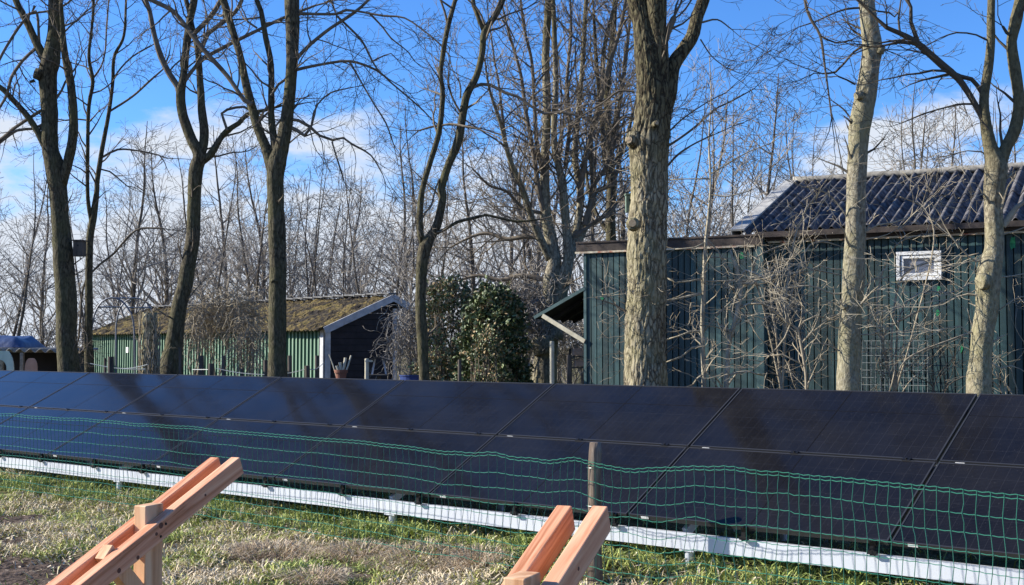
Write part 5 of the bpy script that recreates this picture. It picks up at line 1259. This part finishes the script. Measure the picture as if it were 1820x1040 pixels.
tag(m.build('arched_panel', M['pale_green'], origin=(ca.x, ca.y, 0)), 'pale green arched panel with a round opening at the left photo edge', 'panel')
c = at(52, 656, 20.6); m = MB(); pl = [Vector((c.x+.068*cos(a), c.y-.10*0+.03*cos(a), c.z+.185*sin(a))) for a in [2*pi*i/24 for i in range(24)]]
m.prism(pl, (.05, .04, 0)); m.mi = 1
rt = empty('cable_drum', (c.x, c.y, 0), 'upright round pinkish wooden disc standing before the low lean-to', 'wooden disc')
M['pinkwood'] = noisy('pink_plywood', [(.3, (.45, .27, .19)), (.7, (.60, .38, .28))], 8, .7)
m.build('disc', M['pinkwood'], rt, bevel=.004); m = MB(); m.obox((c.x, c.y+.03, (c.z-.17)/2), (.05, 0, 0), (0, .04, 0), (0, 0, (c.z-.17)/2+.02)); m.build('stand', M['dark_post'], rt)
# blue tarpaulin heap on the roof
M['tarp'] = noisy('dark_blue_tarpaulin', [(.3, (.02, .035, .09)), (.7, (.05, .08, .17))], 4, .42, bump=.3, bscale=8, bdist=.05, spec=.5)
m = MB(); nx_, ny_ = 44, 20; tx0, tx1 = at(-70, 600, 22).x, at(57, 600, 22).x
for j in range(ny_+1):
    for i in range(nx_+1):
        u, v = i/nx_, j/ny_; e_ = min(1, min(u, 1-u)*7)**.6*min(1, min(v, 1-v)*5)**.6
        m.v.append((tx0+(tx1-tx0)*u, 21.5+v*1.2, zt+.09+e_*(.20+.05*noise.noise(Vector((u*4, v*3, 2)))+.02*noise.noise(Vector((u*14, v*9, 1))))))
for j in range(ny_):
    for i in range(nx_): q = j*(nx_+1)+i; m.face(q, q+1, q+nx_+2, q+nx_+1)
b_ = len(m.v); m.v += [(tx0, 21.5, zt+.088), (tx1, 21.5, zt+.088), (tx1, 22.7, zt+.088), (tx0, 22.7, zt+.088)]; m.face(b_, b_+3, b_+2, b_+1)
tag(m.build('tarpaulin', M['tarp'], smooth=True, origin=(tx0, 21.5, zt)), 'dark blue tarpaulin heap lying on the lean-to roof at the left edge', 'tarpaulin')
# stacked pale boards beside the barn corner
for (px, py, w_, h_, lb_) in ((1027, 627, .075, .04, 'upper pale sawn block stacked between the dark post and the barn corner'), (1030, 647, .07, .035, 'lower pale sawn block stacked between the dark post and the barn corner')):
    c = at(px, py, 17.9); m = MB(); m.obox(c, (w_, 0, 0), (0, .15, 0), (0, 0, h_)); m.obox(c+Vector((-.01, 0, h_+.012)), (w_*.8, 0, 0), (0, .13, 0), (0, 0, .011))
    tag(m.build('sawn_block', M['pinkwood'], bevel=.006, origin=c), lb_, 'wood block', 'sawn blocks by the barn corner')
c = at(1028, 637, 18.0); rk2 = empty('log_rack', (c.x, c.y, 0), 'dark two-shelf rack holding the sawn blocks by the barn corner', 'rack')
for z in (at(1027, 632, 17.9).z-.018, at(1027, 652, 17.9).z-.012):
    m = MB(); m.obox((c.x, 17.9, z), (.13, 0, 0), (0, .17, 0), (0, 0, .008)); m.build('shelf', M['dark_post'], rk2)
for sx in (-.12, .12):
    m = MB(); m.obox((c.x+sx, 18.06, .75), (.015, 0, 0), (0, .02, 0), (0, 0, .75)); m.build('upright', M['dark_post'], rk2)
# nest boxes
def nest(px0, py0, px1, py1, Y, mt, label):
    a, b = at(px0, py0, Y), at(px1, py1, Y); c = (a+b)/2; hw = abs(b.x-a.x)/2; hh = abs(a.z-b.z)/2
    r = empty('nest_box', (c.x, c.y, c.z-hh), label, 'nest box')
    m = MB(); m.obox(c-Z*.01, (hw*.9, 0, 0), (0, hw*.9, 0), (0, 0, hh-.012)); m.build('box', mt, r, bevel=.003)
    m = MB(); m.obox(c+Z*(hh-.008), (hw*1.06, 0, 0), (0, hw*1.1, 0), Vector((0, .0, .010))); m.build('lid', M['dark_post'] if mt is not M['nestgreen'] else mt, r, bevel=.003)
    m = MB(); m.tube([Vector((c.x, c.y-hw*.9-.001, c.z+hh*.3)), Vector((c.x, c.y-hw*.9-.004, c.z+hh*.3))], [.016, .016], 14); m.build('entrance', M['clamp'], r)
M['nestgreen'] = noisy('mossy_green_box', [(.3, (.10, .15, .11)), (.7, (.20, .26, .20))], 9, .8)
nest(132, 427, 151, 456, 19.45, M['dark_post'], 'black wooden nest box on the right side of the leftmost tree')
nest(1111, 345, 1128, 378, 13.6, M['nestgreen'], 'grey-green nest box on the left side of the thick oak')
